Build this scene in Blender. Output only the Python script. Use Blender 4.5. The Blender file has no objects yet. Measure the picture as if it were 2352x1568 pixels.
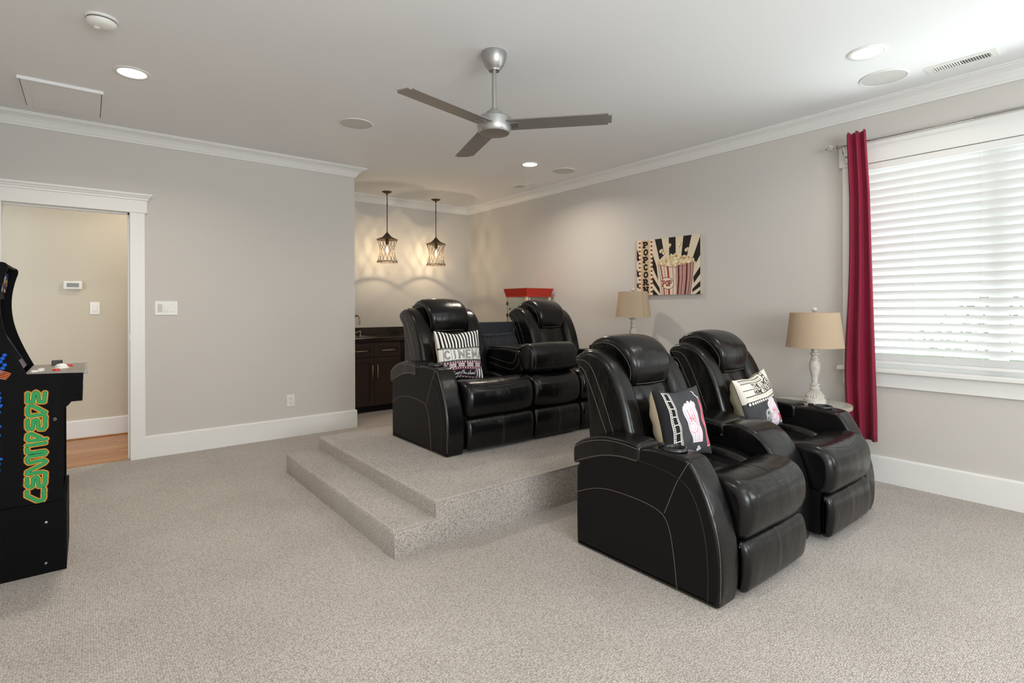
import bpy, bmesh, math, random
import numpy as np
from mathutils import Matrix, Vector
random.seed(7)
C = bpy.context.scene.collection
S = bpy.context.scene
PI = math.pi

# ------------------------------------------------------------------ camera, world, lights, exposure
yaw = math.radians(51.42); ro = -0.0032
Fv = Vector((math.cos(yaw), math.sin(yaw), 0)); Rv = Vector((math.sin(yaw), -math.cos(yaw), 0)); Zv = Vector((0, 0, 1))
Rc = math.cos(ro)*Rv + math.sin(ro)*Zv; Uc = math.cos(ro)*Zv - math.sin(ro)*Rv
cd = bpy.data.cameras.new('camera'); cam = bpy.data.objects.new('camera', cd); C.objects.link(cam)
cd.sensor_width = 36; cd.lens = 1222.6/2352*36; cd.shift_y = -(784-706.6)/2352; cd.clip_start = 0.05
M = Matrix.Identity(4)
for i in range(3):
    M[i][0] = Rc[i]; M[i][1] = Uc[i]; M[i][2] = -Fv[i]
M[0][3], M[1][3], M[2][3] = 0, 0, 1.249
cam.matrix_world = M
S.camera = cam
S.view_settings.view_transform = 'Standard'; S.view_settings.look = 'None'
S.view_settings.gamma = 1; S.view_settings.use_curve_mapping = False
S.view_settings.exposure = 0.12

w = bpy.data.worlds.new('world'); S.world = w; w.use_nodes = True
bg = w.node_tree.nodes['Background']; bg.inputs[0].default_value = (0.86, 0.93, 1.0, 1); bg.inputs[1].default_value = 2.0

def area(name, loc, direction, sx, sy, power, col=(1, 1, 1), spread=PI):
    l = bpy.data.lights.new(name, 'AREA'); l.shape = 'RECTANGLE'; l.size = sx; l.size_y = sy
    l.energy = power; l.color = col; l.spread = spread
    o = bpy.data.objects.new(name, l); C.objects.link(o); o.location = loc
    o.rotation_euler = Vector(direction).to_track_quat('-Z', 'Y').to_euler()
    return o
# daylight outside the blind of window_1, plus fill lights in two added unseen windows
area('daylight_window_right', (5.80, 0.70, 0.60), (-1, 0, 0.45), 5.2, 1.5, 255, (0.95, 0.975, 1.0))
area('fill_light_near', (0.75, -2.64, 1.50), (0.05, 1, 0.62), 2.4, 1.5, 142, (0.94, 0.97, 1.0))
area('fill_light_side', (4.40, -1.75, 1.55), (-1, 0.25, 0.40), 1.2, 1.5, 40, (0.95, 0.98, 1.0))

# ------------------------------------------------------------------ helpers
def srgb(r, g, b):
    def f(c):
        c /= 255.0
        return c/12.92 if c <= 0.04045 else ((c+0.055)/1.055)**2.4
    return (f(r), f(g), f(b), 1)

def mat(name, col, rough=0.6, metal=0.0, bump=None, spec=0.5, emit=None, coat=0.0, var=None, alpha=None, trans=0.0, ior=1.45):
    m = bpy.data.materials.new(name); m.use_nodes = True
    nt = m.node_tree; b = nt.nodes['Principled BSDF']
    b.inputs['Base Color'].default_value = col; b.inputs['Roughness'].default_value = rough
    b.inputs['Metallic'].default_value = metal; b.inputs['Specular IOR Level'].default_value = spec
    b.inputs['Coat Weight'].default_value = coat; b.inputs['IOR'].default_value = ior
    b.inputs['Transmission Weight'].default_value = trans
    tc = nt.nodes.new('ShaderNodeTexCoord')
    if emit:
        b.inputs['Emission Color'].default_value = emit[0]; b.inputs['Emission Strength'].default_value = emit[1]
    if bump:
        last = None
        for sc, st, dist, stretch in bump:
            mp = nt.nodes.new('ShaderNodeMapping'); mp.inputs['Scale'].default_value = stretch
            n = nt.nodes.new('ShaderNodeTexNoise'); n.inputs['Scale'].default_value = sc; n.inputs['Detail'].default_value = 3
            bp = nt.nodes.new('ShaderNodeBump'); bp.inputs['Strength'].default_value = st; bp.inputs['Distance'].default_value = dist
            nt.links.new(tc.outputs['Object'], mp.inputs[0]); nt.links.new(mp.outputs[0], n.inputs['Vector'])
            nt.links.new(n.outputs['Fac'], bp.inputs['Height'])
            if last: nt.links.new(last.outputs[0], bp.inputs['Normal'])
            last = bp
        nt.links.new(last.outputs[0], b.inputs['Normal'])
    if var:
        sc, c2, stretch = var
        mp = nt.nodes.new('ShaderNodeMapping'); mp.inputs['Scale'].default_value = stretch
        n = nt.nodes.new('ShaderNodeTexNoise'); n.inputs['Scale'].default_value = sc; n.inputs['Detail'].default_value = 4
        rp = nt.nodes.new('ShaderNodeMix'); rp.data_type = 'RGBA'
        rp.inputs[6].default_value = col; rp.inputs[7].default_value = c2
        mr = nt.nodes.new('ShaderNodeMapRange'); mr.inputs[1].default_value = 0.35; mr.inputs[2].default_value = 0.65
        nt.links.new(tc.outputs['Object'], mp.inputs[0]); nt.links.new(mp.outputs[0], n.inputs['Vector'])
        nt.links.new(n.outputs['Fac'], mr.inputs[0]); nt.links.new(mr.outputs[0], rp.inputs[0])
        nt.links.new(rp.outputs[2], b.inputs['Base Color'])
    return m

ONE = (1, 1, 1)
MW = mat('greige wall paint', srgb(206, 202, 197), 0.9, bump=[(420, 0.10, 0.001, ONE)], spec=0.2)
MC = mat('ceiling paint', srgb(238, 239, 240), 0.95, bump=[(300, 0.08, 0.001, ONE)], spec=0.15)
MT = mat('white trim paint', srgb(233, 233, 231), 0.35, spec=0.4)
MWHITE = mat('white plastic', srgb(232, 231, 226), 0.35)
MLEATHER = mat('black leather', (0.0035, 0.0034, 0.0036, 1), 0.25, spec=0.5,
               bump=[(5, 0.50, 0.018, (1.3, 1.2, 0.75)), (15, 0.16, 0.006, (1.3, 1.0, 0.95)), (700, 0.06, 0.0004, ONE)])
MLEATHER2 = mat('matte black leatherette', (0.0050, 0.0044, 0.0044, 1), 0.48, spec=0.22, bump=[(8, 0.12, 0.006, ONE), (900, 0.12, 0.0004, ONE)])
MSTITCH = mat('tan thread', srgb(150, 136, 124), 0.8)
MSTITCHD = mat('dark thread', srgb(74, 71, 70), 0.7)
MBLACKFAB = mat('black gathered cloth', (0.016, 0.018, 0.024, 1), 0.6, bump=[(400, 0.2, 0.001, ONE)])
MBLACKPL = mat('black plastic', (0.012, 0.012, 0.012, 1), 0.3)
MBLACKWOOD = mat('black laminate', (0.0035, 0.0035, 0.0040, 1), 0.6, spec=0.08)
MBRUSH = mat('brushed nickel', srgb(176, 176, 174), 0.38, 0.85, bump=[(60, 0.12, 0.0006, (1, 1, 30))])
MBLADE = mat('silver fan blade', srgb(142, 138, 135), 0.5, 0.35)
MCHROME = mat('polished nickel', srgb(205, 200, 195), 0.2, 1.0)
MROD2 = mat('dark steel', srgb(92, 92, 94), 0.35, 0.8)
MBRONZE = mat('aged bronze', srgb(84, 68, 52), 0.5, 0.6)
MESPRESSO = mat('espresso wood', srgb(52, 38, 32), 0.4, bump=[(30, 0.1, 0.001, (1, 1, 0.1))], var=(22, srgb(42, 30, 26), (6, 6, 0.6)))
MGRANITE = mat('brown black granite', srgb(58, 50, 44), 0.15, var=(160, srgb(26, 22, 20), ONE))
MDARK = mat('dark gap', (0.006, 0.006, 0.006, 1), 0.7)
MRED = mat('red painted metal', srgb(176, 44, 28), 0.4)
MCREAM = mat('cream painted metal', srgb(222, 196, 160), 0.45)
MLAMPW = mat('distressed white paint', srgb(216, 212, 205), 0.5, var=(24, srgb(196, 190, 180), ONE), bump=[(60, 0.15, 0.001, ONE)])
MTABLE = mat('washed wood', srgb(176, 168, 154), 0.5, var=(10, srgb(158, 149, 135), (1, 1, 1)))
MWINE = mat('wine red curtain', srgb(142, 18, 56), 0.75, bump=[(500, 0.25, 0.001, ONE)], var=(3, srgb(122, 15, 48), (1, 1, 0.2)))
MWINE.node_tree.nodes['Principled BSDF'].inputs['Sheen Weight'].default_value = 0.08
MOAKP = [mat('oak plank %d' % i, srgb(*c), 0.35, var=(9, srgb(c[0]-22, c[1]-22, c[2]-18), (0.6, 9, 1))) for i, c in
         enumerate([(190, 140, 98), (178, 128, 86), (198, 150, 106), (184, 134, 94)])]
MLENS = mat('lit lens', (1, 1, 1, 1), 0.5, emit=((1, 0.95, 0.88, 1), 9.0))
MBULB = mat('lit bulb', (1, 0.9, 0.7, 1), 0.3, emit=((1, 0.80, 0.50, 1), 40.0))

def glassmat(name, col=(1, 1, 1, 1), mixf=0.12, rough=0.02):
    m = bpy.data.materials.new(name); m.use_nodes = True; nt = m.node_tree
    nt.nodes.remove(nt.nodes['Principled BSDF'])
    t = nt.nodes.new('ShaderNodeBsdfTransparent'); t.inputs[0].default_value = col
    g = nt.nodes.new('ShaderNodeBsdfGlossy'); g.inputs['Roughness'].default_value = rough
    mx = nt.nodes.new('ShaderNodeMixShader'); mx.inputs[0].default_value = mixf
    nt.links.new(t.outputs[0], mx.inputs[1]); nt.links.new(g.outputs[0], mx.inputs[2])
    nt.links.new(mx.outputs[0], nt.nodes['Material Output'].inputs[0])
    return m
MGLASSB = glassmat('bulb glass', (1, 0.97, 0.9, 1), 0.05)
MGLASS = glassmat('clear glass', (0.93, 0.96, 0.95, 1), 0.08)

def translucent(name, col, tcol, fac, rough=0.9, bump=None):
    m = bpy.data.materials.new(name); m.use_nodes = True; nt = m.node_tree
    b = nt.nodes['Principled BSDF']; b.inputs['Base Color'].default_value = col; b.inputs['Roughness'].default_value = rough
    t = nt.nodes.new('ShaderNodeBsdfTranslucent'); t.inputs[0].default_value = tcol
    mx = nt.nodes.new('ShaderNodeMixShader'); mx.inputs[0].default_value = fac
    nt.links.new(b.outputs[0], mx.inputs[1]); nt.links.new(t.outputs[0], mx.inputs[2])
    nt.links.new(mx.outputs[0], nt.nodes['Material Output'].inputs[0])
    if bump:
        tc = nt.nodes.new('ShaderNodeTexCoord'); n = nt.nodes.new('ShaderNodeTexNoise'); n.inputs['Scale'].default_value = bump
        bp = nt.nodes.new('ShaderNodeBump'); bp.inputs['Strength'].default_value = 0.3; bp.inputs['Distance'].default_value = 0.001
        nt.links.new(tc.outputs['Object'], n.inputs['Vector']); nt.links.new(n.outputs['Fac'], bp.inputs['Height']); nt.links.new(bp.outputs[0], b.inputs['Normal'])
    return m
MSLAT = translucent('faux wood slat', srgb(240, 240, 238), srgb(245, 247, 250), 0.13, 0.45)
MSHADE = translucent('linen lampshade', srgb(204, 184, 158), srgb(216, 190, 156), 0.3, 0.95, 260)

def carpet_mat():
    m = bpy.data.materials.new('looped carpet'); m.use_nodes = True; nt = m.node_tree; L = nt.links.new
    b = nt.nodes['Principled BSDF']; b.inputs['Roughness'].default_value = 1.0; b.inputs['Specular IOR Level'].default_value = 0.1
    b.inputs['Sheen Weight'].default_value = 0.15
    g = nt.nodes.new('ShaderNodeNewGeometry')
    # loops in rows that run along X
    mp = nt.nodes.new('ShaderNodeMapping'); mp.inputs['Scale'].default_value = (120, 170, 170)
    L(g.outputs['Position'], mp.inputs[0])
    nz = nt.nodes.new('ShaderNodeTexNoise'); nz.inputs['Scale'].default_value = 0.35; nz.inputs['Detail'].default_value = 2
    L(mp.outputs[0], nz.inputs['Vector'])
    add = nt.nodes.new('ShaderNodeMix'); add.data_type = 'VECTOR'; add.inputs[0].default_value = 0.22
    L(mp.outputs[0], add.inputs[4]); L(nz.outputs['Color'], add.inputs[5])
    v = nt.nodes.new('ShaderNodeTexVoronoi'); v.inputs['Scale'].default_value = 1.0; v.inputs['Randomness'].default_value = 0.55
    L(mp.outputs[0], v.inputs['Vector'])
    n2 = nt.nodes.new('ShaderNodeTexNoise'); n2.inputs['Scale'].default_value = 1.1; n2.inputs['Detail'].default_value = 2
    L(mp.outputs[0], n2.inputs['Vector'])
    n3 = nt.nodes.new('ShaderNodeTexNoise'); n3.inputs['Scale'].default_value = 1.7; n3.inputs['Detail'].default_value = 3
    L(g.outputs['Position'], n3.inputs['Vector'])
    cr = nt.nodes.new('ShaderNodeValToRGB')
    cr.color_ramp.elements[0].position = 0.05; cr.color_ramp.elements[0].color = srgb(224, 218, 212)
    cr.color_ramp.elements[1].position = 0.85; cr.color_ramp.elements[1].color = srgb(146, 139, 132)
    L(v.outputs['Distance'], cr.inputs[0])
    mx = nt.nodes.new('ShaderNodeMix'); mx.data_type = 'RGBA'; mx.blend_type = 'MULTIPLY'; mx.inputs[0].default_value = 0.75
    cr2 = nt.nodes.new('ShaderNodeValToRGB')
    cr2.color_ramp.elements[0].position = 0.32; cr2.color_ramp.elements[0].color = (0.58, 0.565, 0.555, 1)
    cr2.color_ramp.elements[1].position = 0.60; cr2.color_ramp.elements[1].color = (1, 1, 1, 1)
    L(n2.outputs['Fac'], cr2.inputs[0]); L(cr.outputs[0], mx.inputs[6]); L(cr2.outputs[0], mx.inputs[7])
    mx2 = nt.nodes.new('ShaderNodeMix'); mx2.data_type = 'RGBA'; mx2.blend_type = 'MULTIPLY'; mx2.inputs[0].default_value = 1
    cr3 = nt.nodes.new('ShaderNodeValToRGB')
    cr3.color_ramp.elements[0].position = 0.35; cr3.color_ramp.elements[0].color = (0.90, 0.89, 0.885, 1)
    cr3.color_ramp.elements[1].position = 0.65; cr3.color_ramp.elements[1].color = (1, 1, 1, 1)
    L(n3.outputs['Fac'], cr3.inputs[0]); L(mx.outputs[2], mx2.inputs[6]); L(cr3.outputs[0], mx2.inputs[7])
    L(mx2.outputs[2], b.inputs['Base Color'])
    bp = nt.nodes.new('ShaderNodeBump'); bp.inputs['Strength'].default_value = 0.55; bp.inputs['Distance'].default_value = 0.004; bp.invert = True
    L(v.outputs['Distance'], bp.inputs['Height']); L(bp.outputs[0], b.inputs['Normal'])
    return m
MCARPET = carpet_mat()

def link(name, me, m, parent=None, smooth=True):
    o = bpy.data.objects.new(name, me); C.objects.link(o)
    if m is not None:
        for mm in (m if isinstance(m, list) else [m]): me.materials.append(mm)
    if smooth:
        me.polygons.foreach_set('use_smooth', [True]*len(me.polygons))
    if parent: o.parent = parent
    return o
def mesh(name, v, f, m, parent=None, smooth=False):
    me = bpy.data.meshes.new(name); me.from_pydata([tuple(p) for p in v], [], f)
    bm = bmesh.new(); bm.from_mesh(me); bmesh.ops.recalc_face_normals(bm, faces=bm.faces); bm.to_mesh(me); bm.free()
    return link(name, me, m, parent, smooth)
def bmobj(name, bm, m, parent=None, smooth=False):
    me = bpy.data.meshes.new(name); bm.to_mesh(me); bm.free()
    return link(name, me, m, parent, smooth)
def bm_box(bm, a, b, bev=0.0, seg=2):
    a, b = [min(p, q) for p, q in zip(a, b)], [max(p, q) for p, q in zip(a, b)]
    vs = [bm.verts.new((x, y, z)) for x in (a[0], b[0]) for y in (a[1], b[1]) for z in (a[2], b[2])]
    fs = [bm.faces.new([vs[i] for i in q]) for q in ((0, 1, 3, 2), (4, 6, 7, 5), (0, 4, 5, 1), (2, 3, 7, 6), (0, 2, 6, 4), (1, 5, 7, 3))]
    if bev > 0:
        es = list({e for f in fs for e in f.edges})
        bmesh.ops.bevel(bm, geom=es, offset=bev, segments=seg, affect='EDGES', profile=0.5)
def box(name, a, b, m, parent=None, bev=0.0, seg=2, smooth=False):
    bm = bmesh.new(); bm_box(bm, a, b, bev, seg)
    return bmobj(name, bm, m, parent, smooth)
def boxes(name, lst, m, parent=None, bev=0.0):
    bm = bmesh.new()
    for a, b in lst: bm_box(bm, a, b, bev)
    return bmobj(name, bm, m, parent)
def lathe_vf(prof, c=(0, 0, 0), seg=32, base=0):
    v, f = [], []
    n = len(prof)
    for r, z in prof:
        for k in range(seg):
            a = 2*PI*k/seg; v.append((c[0]+r*math.cos(a), c[1]+r*math.sin(a), c[2]+z))
    for i in range(n-1):
        for k in range(seg):
            k2 = (k+1) % seg
            f.append((base+i*seg+k, base+i*seg+k2, base+(i+1)*seg+k2, base+(i+1)*seg+k))
    f.append(tuple(base+k for k in range(seg))); f.append(tuple(base+(n-1)*seg+k for k in range(seg)))
    return v, f
def lathe(name, prof, c, m, parent=None, seg=32, smooth=True, caps=True):
    v, f = lathe_vf(prof, c, seg)
    if not caps: f = f[:-2]
    o = mesh(name, v, f, m, parent, smooth)
    if smooth: o.data.set_sharp_from_angle(angle=math.radians(38))
    return o
def add_tube(v, f, pts, r, seg=8, closed=False):
    pts = [Vector(p) for p in pts]; n = len(pts); base = len(v)
    rr = r if isinstance(r, (list, tuple)) else [r]*n
    prev = None
    for i, p in enumerate(pts):
        t = (pts[(i+1) % n]-pts[i-1]) if (closed or 0 < i < n-1) else ((pts[1]-pts[0]) if i == 0 else (pts[-1]-pts[-2]))
        t.normalize()
        if prev is None:
            up = Vector((0, 0, 1)) if abs(t.z) < 0.9 else Vector((1, 0, 0))
            a = t.cross(up).normalized()
        else:
            a = (prev - t*prev.dot(t)).normalized()
        prev = a; b = t.cross(a)
        for k in range(seg):
            an = 2*PI*k/seg; v.append(tuple(p + (a*math.cos(an)+b*math.sin(an))*rr[i]))
    for i in range(n if closed else n-1):
        for k in range(seg):
            k2 = (k+1) % seg; i2 = (i+1) % n
            f.append((base+i*seg+k, base+i*seg+k2, base+i2*seg+k2, base+i2*seg+k))
    if not closed:
        f.append(tuple(base+k for k in range(seg))); f.append(tuple(base+(n-1)*seg+k for k in range(seg)))
def tube(name, pts, r, m, parent=None, seg=8, closed=False):
    v, f = [], []; add_tube(v, f, pts, r, seg, closed)
    o = mesh(name, v, f, m, parent, True); o.data.set_sharp_from_angle(angle=math.radians(60)); return o
def thing(name, label, cat, loc=(0, 0, 0), group=None, rz=0):
    o = bpy.data.objects.new(name, None); C.objects.link(o); o.location = loc; o.rotation_euler = (0, 0, rz)
    o['label'] = label; o['category'] = cat; o.empty_display_size = 0.1
    if group: o['group'] = group
    return o
def tag(o, label, cat, group=None):
    o['label'] = label; o['category'] = cat
    if group: o['group'] = group
    return o
def struct(o): o['kind'] = 'structure'; return o
def copy_tree(o, parent=None):
    c = o.copy(); C.objects.link(c)
    if parent: c.parent = parent
    for ch in list(o.children): copy_tree(ch, c)
    return c

def chaikin(p, it, closed=True):
    p = [np.array(q, float) for q in p]
    for _ in range(it):
        q = []
        n = len(p)
        for i in range(n if closed else n-1):
            a, b = p[i], p[(i+1) % n]
            q += [a*0.75+b*0.25, a*0.25+b*0.75]
        if not closed: q = [p[0]]+q+[p[-1]]
        p = q
    return np.array(p)
def resample(p, step, closed=False):
    p = [np.array(q, float) for q in p]
    if closed: p.append(p[0])
    out = [p[0]]; acc = 0
    d = np.cumsum([0]+[np.linalg.norm(b-a) for a, b in zip(p[:-1], p[1:])])
    n = max(2, int(d[-1]/step)+1)
    ts = np.linspace(0, d[-1], n)
    P = np.array(p)
    return np.stack([np.interp(ts, d, P[:, k]) for k in range(P.shape[1])], 1)

def pad(name, prof, x0, x1, r, m, parent, crown=0.0, smooth=2, ne=5, nm=8, deform=None, step=0.018, r1=None):
    """upholstered piece: a YZ outline drawn out along x with rounded, puffed ends"""
    P = chaikin(prof, smooth); P = resample(list(P), step, True)[:-1]
    A = 0.5*sum(P[i][0]*P[(i+1) % len(P)][1]-P[(i+1) % len(P)][0]*P[i][1] for i in range(len(P)))
    T = np.roll(P, -1, 0)-np.roll(P, 1, 0); T /= np.linalg.norm(T, axis=1)[:, None]+1e-9
    N = np.stack([-T[:, 1], T[:, 0]], 1)*(1 if A > 0 else -1)      # inward
    r1 = r if r1 is None else r1
    st = []
    for k in range(ne+1):
        ph = PI/2*k/ne; st.append((x0+r*(1-math.cos(ph)), r*(1-math.sin(ph))))
    for k in range(1, nm):
        u = k/nm; st.append((x0+r+(x1-r1-x0-r)*u, 0.0))
    for k in range(ne, -1, -1):
        ph = PI/2*k/ne; st.append((x1-r1*(1-math.cos(ph)), r1*(1-math.sin(ph))))
    st.insert(0, (x0, r+0.003)); st.append((x1, r1+0.003))
    V = []; n = len(P)
    for x, ins in st:
        u = (x-x0)/(x1-x0); c = crown*(1-(2*u-1)**2)
        Q = P+N*(ins-c)
        for y, z in Q:
            q = (x, y, z)
            if deform: q = deform(*q)
            V.append(q)
    F = []
    for i in range(len(st)-1):
        for k in range(n):
            k2 = (k+1) % n; F.append((i*n+k, i*n+k2, (i+1)*n+k2, (i+1)*n+k))
    F.append(tuple(range(n))); F.append(tuple((len(st)-1)*n+k for k in range(n)))
    o = mesh(name, V, F, m if not isinstance(m, list) else m[0], parent, True)
    if isinstance(m, list):
        o.data.materials.append(m[1])
        for p in o.data.polygons:
            if abs(p.normal.x) > 0.93: p.material_index = 1
    o.data.polygons[-1].use_smooth = False; o.data.polygons[-2].use_smooth = False
    return o

from mathutils.bvhtree import BVHTree
TREES = {}
def snap(P, o, off=0.0006):
    if o.name not in TREES:
        me = o.data; TREES[o.name] = BVHTree.FromPolygons([q.co.copy() for q in me.vertices], [tuple(q.vertices) for q in me.polygons])
    t = TREES[o.name]; out = []
    for p in P:
        loc, nor, idx, d = t.find_nearest(Vector(p))
        out.append(tuple(loc+nor*off) if d < 0.03 else tuple(p))
    return np.array(out)
def stitch(pts, parent, m=None, name='stitching', dash=0.0065, gap=0.003, r=0.0010):
    P = resample(pts, 0.003)
    if parent.type == 'MESH': P = snap(P, parent)
    v, f = [], []
    d = np.cumsum(np.r_[0, np.linalg.norm(np.diff(P, axis=0), axis=1)])
    t = 0
    while t+dash < d[-1]:
        a = [np.interp(t, d, P[:, k]) for k in range(3)]; b = [np.interp(t+dash, d, P[:, k]) for k in range(3)]
        add_tube(v, f, [a, b], r, 4); t += dash+gap
    return mesh(name, v, f, m or MSTITCH, parent, False)

# ---- colour prints: drawn into arrays of vertex colour on a real grid (flat print only)
class Print:
    def __init__(s, W, H, col, ss=1.0):
        w_, h_ = int(W*ss), int(H*ss); s.W, s.H = w_, h_; s.a = np.zeros((h_, w_, 3)); s.a[:] = np.array(col)/255.
        Y, X = np.mgrid[0:h_, 0:w_]; s.X = (X+0.5)*W/w_; s.Y = (Y+0.5)*H/h_
    def put(s, mask, col): s.a[mask] = np.array(col)/255.
    def rect(s, x0, y0, x1, y1, col): s.put((s.X >= x0) & (s.X < x1) & (s.Y >= y0) & (s.Y < y1), col)
    def ell(s, cx, cy, rx, ry, col, ang=0):
        c, n = math.cos(ang), math.sin(ang); dx, dy = s.X-cx, s.Y-cy
        s.put(((dx*c+dy*n)/rx)**2+((-dx*n+dy*c)/ry)**2 <= 1, col)
    def ring(s, cx, cy, rx, ry, w_, col, ang=0):
        c, n = math.cos(ang), math.sin(ang); dx, dy = s.X-cx, s.Y-cy; u, v = dx*c+dy*n, -dx*n+dy*c
        s.put(((u/rx)**2+(v/ry)**2 <= 1) & ((u/(rx-w_))**2+(v/(ry-w_))**2 > 1), col)
    def poly(s, pts, col):
        ins = np.zeros(s.X.shape, bool); n = len(pts)
        for i in range(n):
            (x0, y0), (x1, y1) = pts[i], pts[(i+1) % n]
            if y0 == y1: continue
            c = ((y0 > s.Y) != (y1 > s.Y)) & (s.X < (x1-x0)*(s.Y-y0)/(y1-y0)+x0); ins ^= c
        s.put(ins, col)
    def stroke(s, pts, wd, col):
        D = np.full(s.X.shape, 1e9)
        for (x0, y0), (x1, y1) in zip(pts[:-1], pts[1:]):
            dx, dy = x1-x0, y1-y0; L = dx*dx+dy*dy+1e-9
            t = np.clip(((s.X-x0)*dx+(s.Y-y0)*dy)/L, 0, 1); D = np.minimum(D, np.hypot(s.X-x0-t*dx, s.Y-y0-t*dy))
        s.put(D <= wd/2, col)
    def text(s, txt, x, y, w_, h, wd, col, gap=0.25, serif=0, slant=0):
        for ch in txt:
            for st in GLYPH.get(ch, []):
                s.stroke([(x+px*w_+(1-py)*slant, y+py*h) for px, py in st], wd, col)
            if serif and ch in GLYPH:
                for st in GLYPH[ch]:
                    for px, py in (st[0], st[-1]):
                        if py in (0, 1): s.rect(x+px*w_-serif, y+py*h-wd*.45, x+px*w_+serif, y+py*h+wd*.45, col)
            x += w_*(1+gap)
def arc(cx, cy, rx, ry, a0, a1, n=10): return [(cx+rx*math.cos(math.radians(a0+(a1-a0)*i/n)), cy+ry*math.sin(math.radians(a0+(a1-a0)*i/n))) for i in range(n+1)]
GLYPH = {
 'A': [[(0, 1), (.5, 0), (1, 1)], [(.2, .65), (.8, .65)]], 'C': [arc(.5, .5, .5, .5, -45, -315, 16)],
 'E': [[(0, 0), (0, 1)], [(0, 0), (.9, 0)], [(0, .5), (.7, .5)], [(0, 1), (.9, 1)]], 'H': [[(0, 0), (0, 1)], [(1, 0), (1, 1)], [(0, .5), (1, .5)]],
 'I': [[(.5, 0), (.5, 1)]], 'L': [[(0, 0), (0, 1)], [(0, 1), (.85, 1)]], 'M': [[(0, 1), (0, 0)], [(0, 0), (.5, .8), (1, 0)], [(1, 0), (1, 1)]],
 'N': [[(0, 1), (0, 0)], [(0, 0), (1, 1)], [(1, 1), (1, 0)]], 'O': [arc(.5, .5, .5, .5, 0, 360, 20)],
 'P': [[(0, 0), (0, 1)], [(0, 0), (.5, 0)]+arc(.5, .27, .45, .27, -90, 90, 8)+[(0, .54)]],
 'R': [[(0, 0), (0, 1)], [(0, 0), (.5, 0)]+arc(.5, .26, .42, .26, -90, 90, 8)+[(0, .52)], [(.4, .52), (.95, 1)]],
 'T': [[(.5, 0), (.5, 1)], [(0, 0), (1, 0)]], 'U': [[(0, 0), (0, .6)]+arc(.5, .6, .5, .4, 180, 0, 8)+[(1, 0)]],
}
def print_mat(name, rough=0.8, bumpsc=300):
    m = bpy.data.materials.new(name); m.use_nodes = True; nt = m.node_tree; b = nt.nodes['Principled BSDF']
    b.inputs['Roughness'].default_value = rough; b.inputs['Specular IOR Level'].default_value = 0.25
    at = nt.nodes.new('ShaderNodeAttribute'); at.attribute_name = 'print'; nt.links.new(at.outputs['Color'], b.inputs['Base Color'])
    tc = nt.nodes.new('ShaderNodeTexCoord'); n = nt.nodes.new('ShaderNodeTexNoise'); n.inputs['Scale'].default_value = bumpsc
    bp = nt.nodes.new('ShaderNodeBump'); bp.inputs['Strength'].default_value = 0.2; bp.inputs['Distance'].default_value = 0.001
    nt.links.new(tc.outputs['Object'], n.inputs['Vector']); nt.links.new(n.outputs['Fac'], bp.inputs['Height']); nt.links.new(bp.outputs[0], b.inputs['Normal'])
    return m
MPRINT = print_mat('printed cloth'); MCANVAS = print_mat('printed canvas', 0.7); MGRAPHIC = print_mat('printed laminate', 0.6, 50); MGRAPHIC.node_tree.nodes['Principled BSDF'].inputs['Specular IOR Level'].default_value = 0.08
def tolin(a): return np.where(a <= 0.04045, a/12.92, ((a+0.055)/1.055)**2.4)
def grid_print(name, pr, fn, m, parent, smooth=True, keep=None):
    """pr.W x pr.H vertices; fn(u,v) arrays (u right, v down, 0..1) -> xyz"""
    W, H = pr.W, pr.H; v, u = np.mgrid[0:H, 0:W]; u = u/(W-1.); v = v/(H-1.)
    P = np.stack(fn(u, v), -1).reshape(-1, 3)
    me = bpy.data.meshes.new(name); i = np.arange(W*H).reshape(H, W)
    q = np.stack([i[:-1, :-1], i[1:, :-1], i[1:, 1:], i[:-1, 1:]], -1).reshape(-1, 4)
    if keep is not None: q = q[keep[:-1, :-1].ravel()]
    me.vertices.add(len(P)); me.vertices.foreach_set('co', P.ravel())
    me.loops.add(q.size); me.loops.foreach_set('vertex_index', q.ravel())
    me.polygons.add(len(q)); me.polygons.foreach_set('loop_start', np.arange(0, q.size, 4))
    me.update(calc_edges=True)
    at = me.color_attributes.new('print', 'FLOAT_COLOR', 'POINT')
    at.data.foreach_set('color', np.concatenate([tolin(pr.a).reshape(-1, 3), np.ones((W*H, 1))], 1).ravel())
    return link(name, me, m, parent, smooth)

# ------------------------------------------------------------------ the room
YA, XB, YC, XL, YN = 5.408, 4.434, 6.591, -0.75, -2.60
CE = 2.715; WT = 0.12
DX0, DX1, DZ = -0.492, 0.275, 2.047
ALC = 1.45
floor = struct(box('floor', (XL, YN, -0.05), (XB, YA+0.04, 0), MCARPET))
fl2 = struct(box('floor', (ALC, YA+0.04, -0.05), (XB, YC, 0), MCARPET))
ceil = struct(box('ceiling', (XL-2, YN-0.1, CE), (XB+0.15, YC+0.12, CE+0.1), MC))
struct(box('wall_back', (ALC-0.12, YC, 0), (XB+0.15, YC+0.12, CE), MW))
struct(box('wall_back', (-2.8, YC, 0), (ALC-0.12, YC+0.12, CE), mat('wall paint tinted with hall light', srgb(203, 195, 178), 0.9, bump=[(420, 0.10, 0.001, ONE)], spec=0.2)))  # warmer hall light put into the colour of this stretch of wall
struct(boxes('wall_middle', [((XL, YA, 0), (DX0-0.02, YA+WT, CE)), ((DX0-0.02, YA, DZ+0.02), (DX1+0.02, YA+WT, CE)), ((DX1+0.02, YA, 0), (2.2, YA+WT, CE))], MW))
struct(box('wall_alcove', (ALC-0.12, YA+WT, 0), (ALC, YC, CE), MW))
struct(box('wall_left', (XL-0.12, YN, 0), (XL, YA, CE), MW))
WY0, WY1, WZ0, WZ1 = -0.04, 1.47, 0.81, 2.283
W3 = (-2.35, -1.15)
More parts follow.
